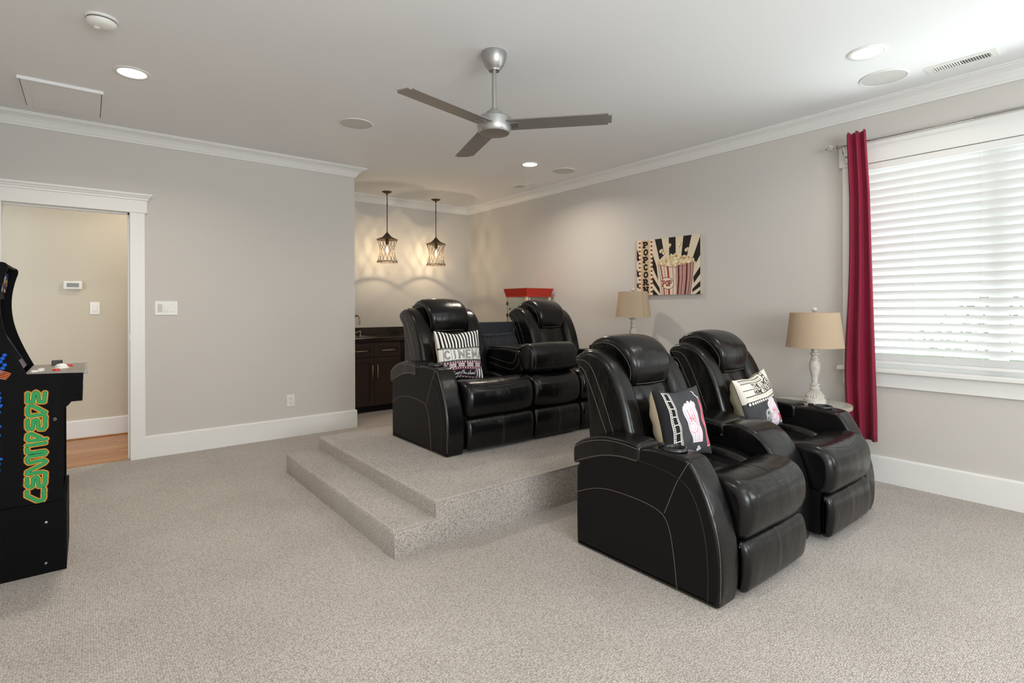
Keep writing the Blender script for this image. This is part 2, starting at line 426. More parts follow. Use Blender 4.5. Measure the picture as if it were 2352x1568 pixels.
struct(boxes('wall_right', [((XB, WY1, 0), (XB+WT, YC, CE)), ((XB, WY0, 0), (XB+WT, WY1, WZ0-0.028)), ((XB, WY0, WZ1), (XB+WT, WY1, CE)),
                            ((XB, W3[1], 0), (XB+WT, WY0, CE)), ((XB, W3[0], 0), (XB+WT, W3[1], WZ0-0.028)), ((XB, W3[0], WZ1), (XB+WT, W3[1], CE)),
                            ((XB, YN, 0), (XB+WT, W3[0], CE))], MW))
NX0, NX1 = -0.5, 2.0
struct(boxes('wall_near', [((XL, YN-WT, 0), (NX0, YN, CE)), ((NX1, YN-WT, 0), (XB, YN, CE)), ((NX0, YN-WT, 0), (NX1, YN, 0.75)), ((NX0, YN-WT, 2.25), (NX1, YN, CE))], MW))
struct(box('wall_hall', (-2.8, YA+WT, 0), (-2.7, YC, CE), MW))
# hall floor: oak boards one by one
hf = struct(box('floor', (-2.7, YA+0.04, -0.05), (ALC-0.12, YC, -0.012), MDARK))
yy = YA+0.045; k = 0
while yy < YC-0.01:
    y2 = min(yy+0.0575, YC-0.001)
    xs = [-2.7, -1.6+0.37*((k*7) % 5)/2, 0.1+0.31*((k*3) % 4)-0.5, ALC-0.12]
    for a, b in zip(xs[:-1], xs[1:]):
        if b-a > 0.1: box('plank', (a+0.0006, yy+0.0006, -0.012), (b-0.0006, y2-0.0006, 0.0), MOAKP[(k*5+int(a*3)) % 4], hf, 0.0008, 1)
    yy = y2; k += 1

def moulding(name, prof, path, m):
    """prof: (out, z) outline ; path: list of (x,y, nx,ny) points with mitred outward offset"""
    v, f = [], []; n = len(prof)
    for x, y, nx, ny in path:
        for o, z in prof: v.append((x+nx*o, y+ny*o, z))
    for i in range(len(path)-1):
        for k in range(n):
            k2 = (k+1) % n; f.append((i*n+k, i*n+k2, (i+1)*n+k2, (i+1)*n+k))
    f.append(tuple(range(n))); f.append(tuple((len(path)-1)*n+k for k in range(n)))
    return struct(mesh(name, v, f, m))
cb = CE-0.092
crown = [(0, cb), (0.012, cb), (0.012, cb+0.010), (0.020, cb+0.018), (0.032, cb+0.036), (0.050, cb+0.056), (0.074, cb+0.070), (0.090, cb+0.076), (0.090, cb+0.084), (0.102, cb+0.084), (0.102, CE), (0, CE)]
moulding('trim_1', crown, [(XL, YA, 0, -1), (2.2, YA, 1, -1), (2.2, YA+WT, 1, 1), (ALC, YA+WT, 0, 1)], MT)
moulding('trim_2', crown, [(XB, YN, -1, 1), (XB, YC, -1, -1), (ALC, YC, 1, -1)], MT)
moulding('trim_3', crown, [(XL, YA, 1, -1), (XL, YN, 1, 1), (XB, YN, -1, 1)], MT)
base = [(0, 0), (0.016, 0), (0.016, 0.172), (0.012, 0.182), (0.004, 0.184), (0, 0.184)]
moulding('baseboard_middle', base, [(DX1+0.102, YA, 0, -1), (2.2, YA, 1, -1), (2.2, YA+WT, 1, 1), (ALC, YA+WT, 0, 1)], MT)
moulding('baseboard_right', base, [(XB, YN, -1, 1), (XB, YC, -1, -1), (3.56, YC, 0, -1)], MT)
moulding('baseboard_left', base, [(DX0-0.10, YA, 0, -1), (XL, YA, 1, -1), (XL, YN, 1, 1), (XB, YN, -1, 1)], MT)
moulding('baseboard_back', base, [(-2.7, YC, 0, -1), (ALC-0.12, YC, 0, -1)], MT)
struct(box('trim_4', (-2.7, YC-0.028, 0), (ALC-0.12, YC-0.016, 0.016), MOAKP[1], None, 0.004))

# door opening
d1 = bpy.data.objects.new('door_1', None); C.objects.link(d1); struct(d1)
box('casing', (DX1, YA-0.02, 0), (DX1+0.102, YA, DZ), MT, d1, 0.002)
box('casing', (DX0-0.102, YA-0.02, 0), (DX0, YA, DZ), MT, d1, 0.002)
box('header', (DX0-0.118, YA-0.026, DZ), (DX1+0.118, YA, DZ+0.105), MT, d1, 0.002)
capp = [(0, DZ+.105), (.034, DZ+.105), (.036, DZ+.118), (.044, DZ+.124), (.050, DZ+.136), (.060, DZ+.140), (.060, DZ+.156), (0, DZ+.156)]
v, f = [], []
for x, e in ((DX0-0.118, -1), (DX1+0.118, 1)):
    for o, z in capp: v.append((x+e*max(0, o-0.026), YA-o, z))
n = len(capp)
for k in range(n): f.append((k, (k+1) % n, n+(k+1) % n, n+k))
f += [tuple(range(n)), tuple(range(n, 2*n))]
mesh('header_cap', v, f, MT, d1)
box('jamb', (DX1, YA, 0), (DX1+0.02, YA+WT, DZ+0.02), MT, d1)
box('jamb', (DX0-0.02, YA, 0), (DX0, YA+WT, DZ+0.02), MT, d1)
box('jamb', (DX0, YA, DZ), (DX1, YA+WT, DZ+0.02), MT, d1)
box('door_stop', (DX1-0.012, YA+0.05, 0), (DX1, YA+0.085, DZ), MT, d1)
box('door_stop', (DX0, YA+0.05, DZ-0.012), (DX1, YA+0.085, DZ), MT, d1)
box('strike_plate', (DX1-0.002, YA+0.012, 0.98), (DX1+0.001, YA+0.036, 1.04), MCHROME, d1)
box('threshold', (DX0, YA+0.03, -0.005), (DX1, YA+0.05, 0.004), MOAKP[0], d1)

# ------------------------------------------------------------------ window_1 with casing, sash, glass
def window(name, y0, y1):
    w1 = bpy.data.objects.new(name, None); C.objects.link(w1); struct(w1)
    box('casing', (XB-0.02, y1, WZ0), (XB, y1+0.10, WZ1), MT, w1, 0.002)
    box('casing', (XB-0.02, y0-0.10, WZ0), (XB, y0, WZ1), MT, w1, 0.002)
    box('header', (XB-0.026, y0-0.12, WZ1), (XB, y1+0.12, WZ1+0.150), MT, w1, 0.002)
    box('header_cap', (XB-0.045, y0-0.135, WZ1+0.150), (XB, y1+0.128, WZ1+0.166), MT, w1, 0.003)
    box('sill', (XB-0.055, y0-0.13, WZ0-0.028), (XB+WT, y1+0.13, WZ0), MT, w1, 0.004)
    box('apron', (XB-0.02, y0-0.10, WZ0-0.13), (XB, y1+0.10, WZ0-0.028), MT, w1, 0.002)
    for a, b in (((XB, y0, WZ0), (XB+WT, y0+0.015, WZ1)), ((XB, y1-0.015, WZ0), (XB+WT, y1, WZ1)), ((XB, y0, WZ1-0.015), (XB+WT, y1, WZ1))):
        box('jamb', a, b, MT, w1)
    n = 2; ww = (y1-y0)/n
    box('mullion', (XB+0.078, (y0+y1)/2-0.030, WZ0), (XB+WT, (y0+y1)/2+0.030, WZ1-0.015), MT, w1)
    for i in range(n):
        a, b = y0+i*ww, y0+(i+1)*ww
        for z0, z1, xo in ((WZ0, WZ1, 0.095),):
            s = boxes('sash', [((XB+xo-.015, a+.015, z0), (XB+xo+.015, a+.045, z1)), ((XB+xo-.015, b-.045, z0), (XB+xo+.015, b-.015, z1)),
                               ((XB+xo-.015, a+.045, z0), (XB+xo+.015, b-.045, z0+.045)), ((XB+xo-.015, a+.045, z1-.04), (XB+xo+.015, b-.045, z1))], MT, w1)
            box('pane', (XB+xo-.002, a+.05, z0+.04), (XB+xo+.002, b-.05, z1-.035), MGLASS, s)
    return w1
window('window_1', WY0, WY1)
window('added_window_side', *W3)  # unseen window, added to hold the side fill light
w3 = bpy.data.objects.new('added_window_near', None); C.objects.link(w3); struct(w3)  # unseen window behind the camera, added and placed for its fill light
boxes('casing', [((NX0-.1, YN, .65), (NX0, YN+.02, 2.25)), ((NX1, YN, .65), (NX1+.1, YN+.02, 2.25)), ((NX0-.12, YN, 2.25), (NX1+.12, YN+.025, 2.40)), ((NX0-.12, YN, .65), (NX1+.12, YN+.02, .75))], MT, w3)
box('pane', (NX0, YN-.10, .75), (NX1, YN-.095, 2.25), MGLASS, w3)

# blind: every slat is its own object
bl = thing('window_blind', 'white wide-slat horizontal blind lowered over the window beside the wine red curtain', 'blind', (XB, 0.42, WZ0))
bx = XB+0.012
by0, by1 = WY0+0.02-0.42, WY1-0.02-0.42
box('valance', (-0.020, by0-0.005, WZ1-WZ0-0.052), (0.0, by1+0.005, WZ1-WZ0-0.004), MSLAT, bl, 0.004)
box('headrail', (0.004, by0, WZ1-WZ0-0.045), (0.06, by1, WZ1-WZ0-0.006), MWHITE, bl)
nsl = 25; pitch = (2.232-0.885)/24; tl = math.radians(55); hw = 0.0305
sm = None
for i in range(nsl):
    z = 0.885-WZ0+pitch*i
    if sm is None:
        v = []
        for y in (by0, by1):
            for t_ in np.linspace(-1, 1, 5):
                for sgn in (-1, 1):
                    a = t_*hw; cmb = 0.0025*(1-t_*t_)
                    xx = -a*math.cos(tl) + (cmb+sgn*0.0012)*-math.sin(tl); zz = a*math.sin(tl)*1.0 + (cmb+sgn*0.0012)*-math.cos(tl)*-1
                    v.append((0.032+xx, y, zz))
        f = []
        for k in range(4):
            a = k*2
            f.append((a, a+2, 12-2+a+2, 10+a)); f.append((a+1, 10+a+1, 10+a+3, a+3))
        f += [(0, 10, 11, 1), (8, 9, 19, 18), (0, 1, 3, 5, 7, 9, 8, 6, 4, 2), (10, 12, 14, 16, 18, 19, 17, 15, 13, 11)]
        o = mesh('slat', v, f, MSLAT, bl, False); sm = o.data
    else:
        o = bpy.data.objects.new('slat', sm); C.objects.link(o); o.parent = bl
    o.location = (0, 0, z)
for y in (-0.34, 0.02, 0.36, 0.72):
    tube('ladder_cord', [(0.010, y, 0.03), (0.010, y, 1.43)], 0.0009, MWHITE, bl, 5)
box('bottom_rail', (0.006, by0, 0.030), (0.058, by1, 0.050), MSLAT, bl, 0.004)

# outdoors beyond the window
struct(box('ground', (4.7, -30, -3.2), (60, 40, -3.0), mat('lawn', srgb(116, 128, 92), 0.95, var=(1.5, srgb(88, 104, 66), ONE))))
def shrub(x, y, z, r, seed, label):
    rnd = random.Random(seed); v, f = [], []
    root = thing('tree', label, 'tree', (x, y, -3.0))
    tube('trunk', [(0, 0, 0), (0.05, 0, (z+3)*0.5), (0, 0.05, z+3)], [0.12, 0.09, 0.04], MBRONZE, root, 8)
    for i in range(1500):
        a, b = rnd.uniform(0, 2*PI), math.acos(rnd.uniform(-1, 1)); q = r*rnd.uniform(0.55, 1)**0.5
        c = Vector((q*math.sin(b)*math.cos(a), q*math.sin(b)*math.sin(a), z+3+q*1.1*math.cos(b)))
        d1_, d2_ = Vector([rnd.uniform(-1, 1) for _ in range(3)]).normalized(), Vector([rnd.uniform(-1, 1) for _ in range(3)]).normalized()
        s_ = rnd.uniform(0.05, 0.11); n = len(v)
        v += [tuple(c-d1_*s_), tuple(c+d2_*s_*0.5), tuple(c+d1_*s_), tuple(c-d2_*s_*0.5)]; f.append((n, n+1, n+2, n+3))
    o = mesh('foliage', v, f, MLEAF, root); o['kind'] = 'stuff'
MLEAF = mat('leaves', srgb(92, 108, 62), 0.8, var=(0.9, srgb(128, 132, 96), ONE))
shrub(11.0, 1.5, -0.4, 1.7, 1, 'leafy tree outside seen through the left of the blind slats')
shrub(12.5, -2.0, -0.2, 1.9, 2, 'leafy tree outside seen through the right of the blind slats')

# ------------------------------------------------------------------ curtain, rod
MROD = mat('pewter rod', srgb(170, 166, 160), 0.25, 0.9)
cu = thing('curtain', 'wine red curtain panel hanging at the left end of the window', 'curtain', (4.33, 1.45, 0.30))
NU, NVv = 96, 40; v, f = [], []
for j in range(NVv+1):
    t = j/NVv; z = t*2.185
    yl = 1.500+0.040*math.exp(-((z-0.45)/0.55)**2)
    yr = 1.325+0.048*max(0, (z-0.2)/2.0)
    amp = 0.030*(1-0.35*t)
    for i in range(NU+1):
        u = i/NU
        ph = 2*PI*2.9*(u+0.05*math.sin(4*u+1.2*t))+0.9
        w_ = math.sin(ph)+0.28*math.sin(2*ph+1.3)
        y = yl+(yr-yl)*(u+0.020*math.sin(ph*1.0+PI/2))
        v.append((amp*w_-0.008*math.sin(t*2)-0.045*max(0, (t-0.8)/0.2)+0.010, y-1.45, z + (0.012*abs(math.sin(ph)) if t > 0.985 else 0)))
for j in range(NVv):
    for i in range(NU): a = j*(NU+1)+i; f.append((a, a+1, a+NU+2, a+NU+1))
me = bpy.data.meshes.new('cloth'); me.from_pydata(v, [], f)
co = link('cloth', me, MWINE, cu); sol = co.modifiers.new('s', 'SOLIDIFY'); sol.thickness = 0.004
rod = thing('curtain_rod', 'thin pewter curtain rod with a wire cage finial above the window', 'curtain rod', (4.33, 0.4, 2.425))
tube('rod', [(0, -0.70, 0), (0, 1.175, 0)], 0.0062, MROD, rod, 12)
tube('rod', [(0.0, -0.70, 0), (0, 0.40, 0)], 0.0082, MROD, rod, 12)
lathe('finial_collar', [(0.009, -0.02), (0.014, -0.016), (0.014, -0.008), (0.010, 0), (0.013, 0.006), (0.009, 0.014)], (0, 0, 0), MROD, rod, 16).matrix_local = Matrix.Translation((0, 1.18, 0)) @ Matrix.Rotation(-PI/2, 4, 'X')
v, f = [], []
for k in range(6):
    a = 2*PI*k/6
    pts = []
    for t in np.linspace(0, 1, 9):
        an = a+t*1.2; r = 0.024*math.sin(PI*t)+0.002; pts.append((r*math.cos(an), 1.19+0.055*t, r*math.sin(an)))
    add_tube(v, f, pts, 0.0022, 6)
mesh('finial', v, f, MCHROME, rod, True)
lathe('finial_tip', [(0.002, -0.006), (0.006, 0), (0.002, 0.006)], (0, 1.25, 0), MROD, rod, 12)
tube('bracket', [(0, 1.135, -0.012), (0.01, 1.135, -0.05), (0.04, 1.135, -0.07), (0.085, 1.135, -0.07)], 0.006, MCHROME, rod, 8)
box('bracket_plate', (0.070, 1.122, -0.115), (0.078, 1.148, -0.035), MCHROME, rod, 0.002)

# ------------------------------------------------------------------ seating platform
pf = thing('seating_platform', 'low carpeted platform with one side step under the rear sofa', 'platform', (1.43, 2.44, 0))
def soft_box(name, a, b, parent, r=0.018):
    return box(name, a, b, MCARPET, parent, r, 3, True)
PY = 4.27-2.44
o = soft_box('platform_deck', (0, 0, -0.02), (XB-1.43-0.017, PY, 0.234), pf)
o = soft_box('step', (-0.245, 0, -0.02), (0.03, PY, 0.140), pf)
v, f = [], []
for pts in ([(-0.24, -0.001, 0.0), (-0.24, -0.001, 0.122), (-0.222, -0.001, 0.135), (0, -0.001, 0.138), (0.0, -0.001, 0.216), (0.018, -0.001, 0.230), (XB-1.43-0.03, -0.001, 0.230)],):
    add_tube(v, f, pts, 0.0028, 6)
mesh('bound_edge', v, f, mat('carpet binding', srgb(172, 164, 156), 1.0, bump=[(300, .5, .002, ONE)]), pf, True)

# ------------------------------------------------------------------ sofas
def P3(x, yz): return [(x, y, z) for y, z in yz]
def sm_path(yz, it=2): return [tuple(p) for p in chaikin(yz, it, False)]
ARM = [(0.035, 0.0), (0.008, 0.0), (0.002, 0.02), (-0.008, 0.05), (-0.014, 0.12), (-0.010, 0.24), (0.018, 0.36), (0.070, 0.49), (0.128, 0.580), (0.160, 0.594), (0.28, 0.602), (0.37, 0.598), (0.43, 0.578), (0.60, 0.548), (0.815, 0.475), (0.818, 0.2), (0.815, 0.02), (0.812, 0.0), (0.79, 0.0)]
CAP = [(0.398, 0.515), (0.396, 0.56), (0.398, 0.596), (0.42, 0.608), (0.52, 0.613), (0.62, 0.608), (0.74, 0.575), (0.815, 0.532), (0.828, 0.505), (0.828, 0.44), (0.822, 0.424), (0.74, 0.458), (0.62, 0.502), (0.50, 0.520)]
def arm(root, x0, x1, side):
    out, inn = (x0, x1) if side < 0 else (x1, x0)
    e = -1 if side < 0 else 1
    b = pad('armrest', ARM, x0, x1, 0.020, [MLEATHER, MLEATHER2], root, 0.0, 1, step=0.012)
    c = pad('arm_pad', CAP, x0-0.008, x1+0.006, 0.014, MLEATHER, root, 0.003, 1, step=0.012)
    xs = out+e*0.0006; sx = xs
    xo = out+e*0.0035
    stitch(P3(xs, sm_path([(0.818, 0.272), (0.70, 0.325), (0.60, 0.347), (0.48, 0.350), (0.36, 0.345), (0.27, 0.385-0.06), (0.235, 0.27), (0.212, 0.15), (0.196, 0.0)])), b)
    stitch(P3(xs, [(0.135, 0.585), (0.20, 0.475), (0.262, 0.372-0.045)]), b)
    stitch(P3(out+e*-0.010, sm_path([(0.0, 0.03), (-0.004, 0.15), (0.004, 0.28), (0.04, 0.40), (0.09, 0.50), (0.135, 0.585)])), b)
    tube('seam', P3(xs, sm_path([(0.05, 0.02), (0.046, 0.14), (0.06, 0.30), (0.11, 0.44), (0.17, 0.50), (0.30, 0.525), (0.395, 0.53)])), 0.0032, MDARK, b, 6)
    stitch(P3(out+e*0.0108, sm_path([(0.405, 0.585), (0.5, 0.595), (0.62, 0.590), (0.74, 0.557), (0.818, 0.515)])), c)
    stitch(P3(out+e*0.0108, sm_path([(0.41, 0.528), (0.50, 0.532), (0.62, 0.514), (0.74, 0.470), (0.818, 0.438)])), c)
    stitch([(x, 0.413, 0.6125) for x in (x0+0.01, x1-0.01)], c, MSTITCHD)
    for dy in (0.0, 0.012): stitch([(x, 0.150+dy, 0.6005+dy*0.25) for x in (x0+0.015, x1-0.012)], b, MSTITCHD)
    # cup holder
    cx = (x0+x1)/2; cy = 0.255
    h = lathe('cup_holder', [(0.052, 0.600), (0.055, 0.606), (0.052, 0.6125), (0.045, 0.6125), (0.041, 0.607), (0.040, 0.560), (0.0, 0.559)], (cx, cy, 0), MBLACKPL, root, 36)
    lathe('rim', [(0.0555, 0.601), (0.0565, 0.604), (0.0555, 0.607)], (cx, cy, 0), MROD2, h, 36, caps=False)
    lathe('power_button', [(0.016, 0.602), (0.016, 0.613), (0.012, 0.616), (0.0, 0.616)], (cx-0.0, cy+0.075, 0), MBLACKPL, h, 20)
WING = [(0.50, 0.42), (0.555, 0.585), (0.595, 0.743), (0.640, 0.85), (0.700, 0.945), (0.775, 0.998), (0.86, 1.012), (0.945, 0.984), (0.962, 0.948), (0.935, 0.905), (0.885, 0.87), (0.868, 0.75), (0.85, 0.55), (0.835, 0.3), (0.56, 0.3)]
HEAD = [(0.705, 0.812), (0.680, 0.812), (0.655, 0.830), (0.634, 0.90), (0.640, 0.970), (0.690, 1.035), (0.765, 1.076), (0.845, 1.086), (0.925, 1.064), (0.978, 1.020), (0.975, 0.994), (0.93, 0.998), (0.86, 1.012), (0.79, 1.00), (0.745, 0.94), (0.72, 0.85)]
def backrest(root, x0, x1):
    wd = x1-x0; ww = 0.145
    o = pad('backrest', [(0.60, 0.32), (0.64, 0.60), (0.70, 0.80), (0.74, 0.95), (0.80, 1.01), (0.90, 1.02), (0.945, 0.985), (0.925, 0.92), (0.865, 0.85), (0.835, 0.3)], x0+0.02, x1-0.02, 0.03, MLEATHER, root, 0, 2)
    for a, b, e in ((x0, x0+ww, -1), (x1-ww, x1, 1)):
        r0, r1 = (0.028, 0.055) if e < 0 else (0.055, 0.028)
        q = pad('side_bolster', WING, a, b, r0, MLEATHER, root, 0.004, 2, deform=lambda x, y, z: (x+(0.0), y, z), r1=r1, step=0.014)
        xs = (a if e < 0 else b)+e*0.0006
        stitch(P3(xs, sm_path([(0.935, 0.955), (0.875, 0.960), (0.825, 0.930), (0.775, 0.84), (0.72, 0.72), (0.655, 0.56)])), q)
        stitch(P3(xs, sm_path([(0.925, 0.918), (0.885, 0.915), (0.86, 0.875), (0.80, 0.76), (0.735, 0.62), (0.70, 0.55)])), q)
    # inner cushion with a puckered centre
    def dfm(x, y, z):
        u = (x-x0-ww)/(wd-2*ww); return (x, y+0.012*math.cos(PI*(u-0.5)*2)**2-0.006*math.sin(z*26), z)
    pad('back_cushion', [(0.53, 0.42), (0.575, 0.55), (0.62, 0.70), (0.67, 0.83), (0.73, 0.93), (0.80, 0.93), (0.76, 0.7), (0.70, 0.42)], x0+ww-0.035, x1-ww+0.035, 0.035, MLEATHER, root, 0.006, 2, deform=dfm)
    hx0, hx1 = x0+0.128, x1-0.128
    def dh(x, y, z):
        u = 2*(x-hx0)/(hx1-hx0)-1; k = max(0, min(1, (0.98-z)/0.16)); hm = (hx0+hx1)/2
        return (hm+(x-hm)*(1-0.13*k), y-0.006*(1-u*u)*max(0, min(1, (0.9-y)/0.15)), z+0.010*(1-u*u)*(z > 0.95)+0)
    h = pad('headrest', HEAD, hx0, hx1, 0.032, MLEATHER, root, 0.003, 2, nm=12, step=0.012, deform=dh)
    fr = sm_path([(0.955, 1.000), (0.93, 1.035), (0.86, 1.052), (0.775, 1.045), (0.70, 0.99), (0.662, 0.925), (0.672, 0.86), (0.688, 0.833)])
    stitch([(hx0+0.004+0.045*max(0, min(1, (0.98-z)/0.16))*0.5, y, z) for y, z in fr], h)
    stitch([(hx1-0.004-0.045*max(0, min(1, (0.98-z)/0.16))*0.5, y, z) for y, z in fr], h)
    stitch([(x, 0.648+0.010*abs(2*(x-hx0)/(hx1-hx0)-1)**6, 0.832) for x in np.linspace(hx0+0.045, hx1-0.045, 16)], h)
    box('bracket', (x0+0.13, 0.86, 0.96), (x0+0.15, 0.93, 1.0), MBLACKPL, h, 0.004)
FRONT = [(0.02, 0.238), (-0.034, 0.258), (-0.058, 0.32), (-0.060, 0.40), (-0.040, 0.460), (-0.004, 0.492), (0.05, 0.505), (0.12, 0.505), (0.18, 0.488), (0.235, 0.447), (0.262, 0.40), (0.24, 0.34), (0.12, 0.26)]
FOOT = [(0.005, 0.018), (-0.030, 0.026), (-0.046, 0.10), (-0.046, 0.18), (-0.030, 0.232), (-0.005, 0.247), (0.02, 0.243), (0.03, 0.13), (0.022, 0.03)]
def seat(root, x0, x1, foot=True):
    mid = (x0+x1)/2
    def dfm(x, y, z):
        u = 2*(x-x0)/(x1-x0)-1
        return (x, y+0.012*u*u, z-0.010*(1-u*u)*(1 if z > 0.44 else 0)+0.004*math.sin(14*x+9*z)*(z < 0.40))
    s = pad('seat_cushion', FRONT, x0+0.004, x1-0.004, 0.045, MLEATHER, root, 0.004, 2, nm=16, deform=dfm, step=0.012)
    for k, off in enumerate((0.0, 0.011)):
        pts = []
        for u in np.linspace(-0.90, 0.90, 24):
            y = 0.022-0.046*(1-u*u)+off; z = {0: 1}[0]*0
            # height of the cushion crown at this y
            yy_ = y-0.012*u*u
            zt = np.interp(yy_, [-0.052, -0.030, -0.005, 0.03, 0.07, 0.10, 0.17], [0.38, 0.440, 0.4745, 0.4945, 0.5010, 0.5015, 0.485])-0.010*(1-u*u)+0.004*(1-u*u)
            pts.append((mid+u*(x1-x0)/2, y, zt))
        stitch(pts, s, MSTITCHD, r=0.0014)
    pts = [(mid, y, z) for y, z in sm_path([(0.010, 0.481), (0.04, 0.4925), (0.10, 0.4985), (0.17, 0.481), (0.235, 0.437)])]
    tube('seam', snap(resample(pts, 0.012), s, 0.0002), 0.0016, MDARK, s, 5)
    # rear of the seat: dished centre between two low bolsters
    pad('seat_base', [(0.18, 0.30), (0.18, 0.42), (0.28, 0.452), (0.45, 0.458), (0.62, 0.45), (0.62, 0.3)], x0+0.10, x1-0.10, 0.02, MLEATHER, root, 0.004, 1)
    for a, b in ((x0+0.004, x0+0.115), (x1-0.115, x1-0.004)):
        pad('seat_bolster', [(0.20, 0.30), (0.17, 0.40), (0.20, 0.455), (0.31, 0.484), (0.48, 0.492), (0.62, 0.48), (0.62, 0.3)], a, b, 0.035, MLEATHER, root, 0.004, 2)
    if foot:
        def dff(x, y, z): return (x, y-0.003*math.cos((x-mid)*40)*(abs(x-mid) < .04), z)
        q = pad('footrest', FOOT, x0+0.006, x1-0.006, 0.028, MLEATHER, root, 0.003, 2, nm=14, step=0.012)
        for d in (-0.006, 0.006):
            stitch([(mid+d, y-0.0036, z) for y, z in sm_path([(-0.028, 0.034), (-0.042, 0.10), (-0.0425, 0.18), (-0.030, 0.225), (-0.008, 0.2445)])], q)
        box('side_panel', (x0+0.012, 0.02, 0.03), (x1-0.012, 0.60, 0.32), MLEATHER2, root)

# front love seat with a console between two recliners
F0 = (2.02, 1.180, 0.0)
fs = thing('recliner_sofa', 'nearest black leather two-seat recliner sofa with a central console, beside the window', 'sofa', F0)
arm(fs, 0.0, 0.150, -1)
seat(fs, 0.152, 0.738)
backrest(fs, 0.130, 0.735)
CONS = [(0.10, 0.0), (0.070, 0.0), (0.060, 0.03), (0.050, 0.12), (0.058, 0.26), (0.082, 0.38), (0.130, 0.49), (0.200, 0.572), (0.290, 0.608), (0.38, 0.606), (0.45, 0.575), (0.80, 0.50), (0.80, 0.02), (0.80, 0.0), (0.77, 0.0)]
cn = pad('console', CONS, 0.742, 1.026, 0.020, MLEATHER, fs, 0.006, 1, step=0.014)
CLID = [(0.395, 0.505), (0.392, 0.560), (0.396, 0.590), (0.43, 0.603), (0.55, 0.618), (0.68, 0.612), (0.80, 0.580), (0.80, 0.50), (0.6, 0.505)]
cl = pad('console_lid', CLID, 0.738, 1.030, 0.024, MLEATHER, fs, 0.006, 1, step=0.014)
for x in (0.744, 1.024):
    stitch(P3(x, sm_path([(0.10, 0.40), (0.15, 0.495), (0.215, 0.566), (0.295, 0.600), (0.385, 0.602)])), cn, MSTITCHD)
stitch([(x, 0.409, 0.6022) for x in (0.76, 1.01)], cl, MSTITCHD)
stitch(P3(0.7372, sm_path([(0.405, 0.585), (0.55, 0.598), (0.68, 0.592), (0.79, 0.565)])), cl, MSTITCHD)
seat(fs, 1.030, 1.608)
backrest(fs, 1.022, 1.615)
arm(fs, 1.612, 1.770, 1)
box('base', (0.02, 0.60, 0.02), (1.75, 0.80, 0.40), MLEATHER2, fs, 0.01)

# rear sofa: two seats, the middle back folded down into a tray
R0 = (1.89, 3.090, 0.234)
rs = thing('recliner_sofa', 'rear black leather three-seat recliner sofa on the platform, middle back folded down', 'sofa', R0)
arm(rs, 0.0, 0.150, -1)
seat(rs, 0.152, 0.766)
seat(rs, 0.768, 1.270)
seat(rs, 1.272, 1.870)
backrest(rs, 0.130, 0.755)
backrest(rs, 1.285, 1.880)
arm(rs, 1.875, 2.03, 1)
box('base', (0.02, 0.60, 0.02), (2.0, 0.80, 0.40), MLEATHER2, rs, 0.01)
# folded tray
TR = [(0.62, 0.50), (0.62, 0.64), (0.60, 0.672), (0.40, 0.682), (0.20, 0.675), (0.155, 0.655), (0.15, 0.60), (0.12, 0.52), (0.16, 0.475), (0.40, 0.47)]
tr = pad('fold_down_tray', TR, 0.778, 1.262, 0.022, MLEATHER, rs, 0.0, 1)
box('tray_top', (0.80, 0.23, 0.676), (1.24, 0.60, 0.690), MBLACKPL, tr, 0.005)
for cxx in (0.92, 1.12):
    lathe('tray_cup_holder', [(0.040, 0.688), (0.043, 0.692), (0.040, 0.695), (0.036, 0.695), (0.034, 0.688), (0.0, 0.6905)], (cxx, 0.32, 0), MBLACKPL, tr, 24)
for yz in ([(0.56, 0.60), (0.36, 0.575), (0.26, 0.565), (0.215, 0.60), (0.195, 0.66)], [(0.56, 0.555), (0.36, 0.525), (0.25, 0.515), (0.18, 0.56), (0.160, 0.65)]):
    stitch(P3(0.7775, sm_path(yz)), tr)
ROLL = [(0.005, 0.53), (-0.012, 0.60), (-0.006, 0.68), (0.03, 0.725), (0.09, 0.735), (0.15, 0.715), (0.175, 0.65), (0.165, 0.57), (0.11, 0.515), (0.05, 0.505)]
rl = pad('tray_roll', ROLL, 0.765, 1.262, 0.03, MLEATHER, rs, 0.008, 2, nm=14, step=0.012)
stitch([(0.800, y, z) for y, z in sm_path([(0.16, 0.70), (0.09, 0.739), (0.03, 0.729), (-0.010, 0.68), (-0.016, 0.60), (0.0, 0.53)])], rl)
# panel and elasticated cloth behind the folded middle
rp = box('rear_panel', (0.755, 0.86, 0.30), (1.285, 0.885, 0.885), MBLACKFAB, rs, 0.006)
v, f = [], []
NUg = 120
for j, (z, yb, am) in enumerate(((0.30, 0.70, .004), (0.55, 0.74, .012), (0.70, 0.79, .010), (0.755, 0.83, 0.004), (0.775, 0.835, 0.006), (0.79, 0.845, 0.002))):
    for i in range(NUg+1):
        u = i/NUg; v.append((0.757+0.526*u, yb+am*math.sin(i*0.9+0.8*math.sin(i*0.23)), z+0.012*math.sin(PI*u)*(-1 if z > .6 else 0)+0.03*(u-.5)*0))
for j in range(5):
    for i in range(NUg): a = j*(NUg+1)+i; f.append((a, a+1, a+NUg+2, a+NUg+1))
mesh('gathered_cloth', v, f, MBLACKFAB, rs, True)
v, f = [], []
for i in range(46):
    u = i/45; add_tube(v, f, [(0.76+0.52*u-0.004, 0.832, 0.768-0.012*math.sin(PI*u)), (0.76+0.52*u+0.006, 0.832, 0.778-0.012*math.sin(PI*u))], 0.0048, 6)
mesh('elastic_edge', v, f, MBLACKFAB, rs, True)

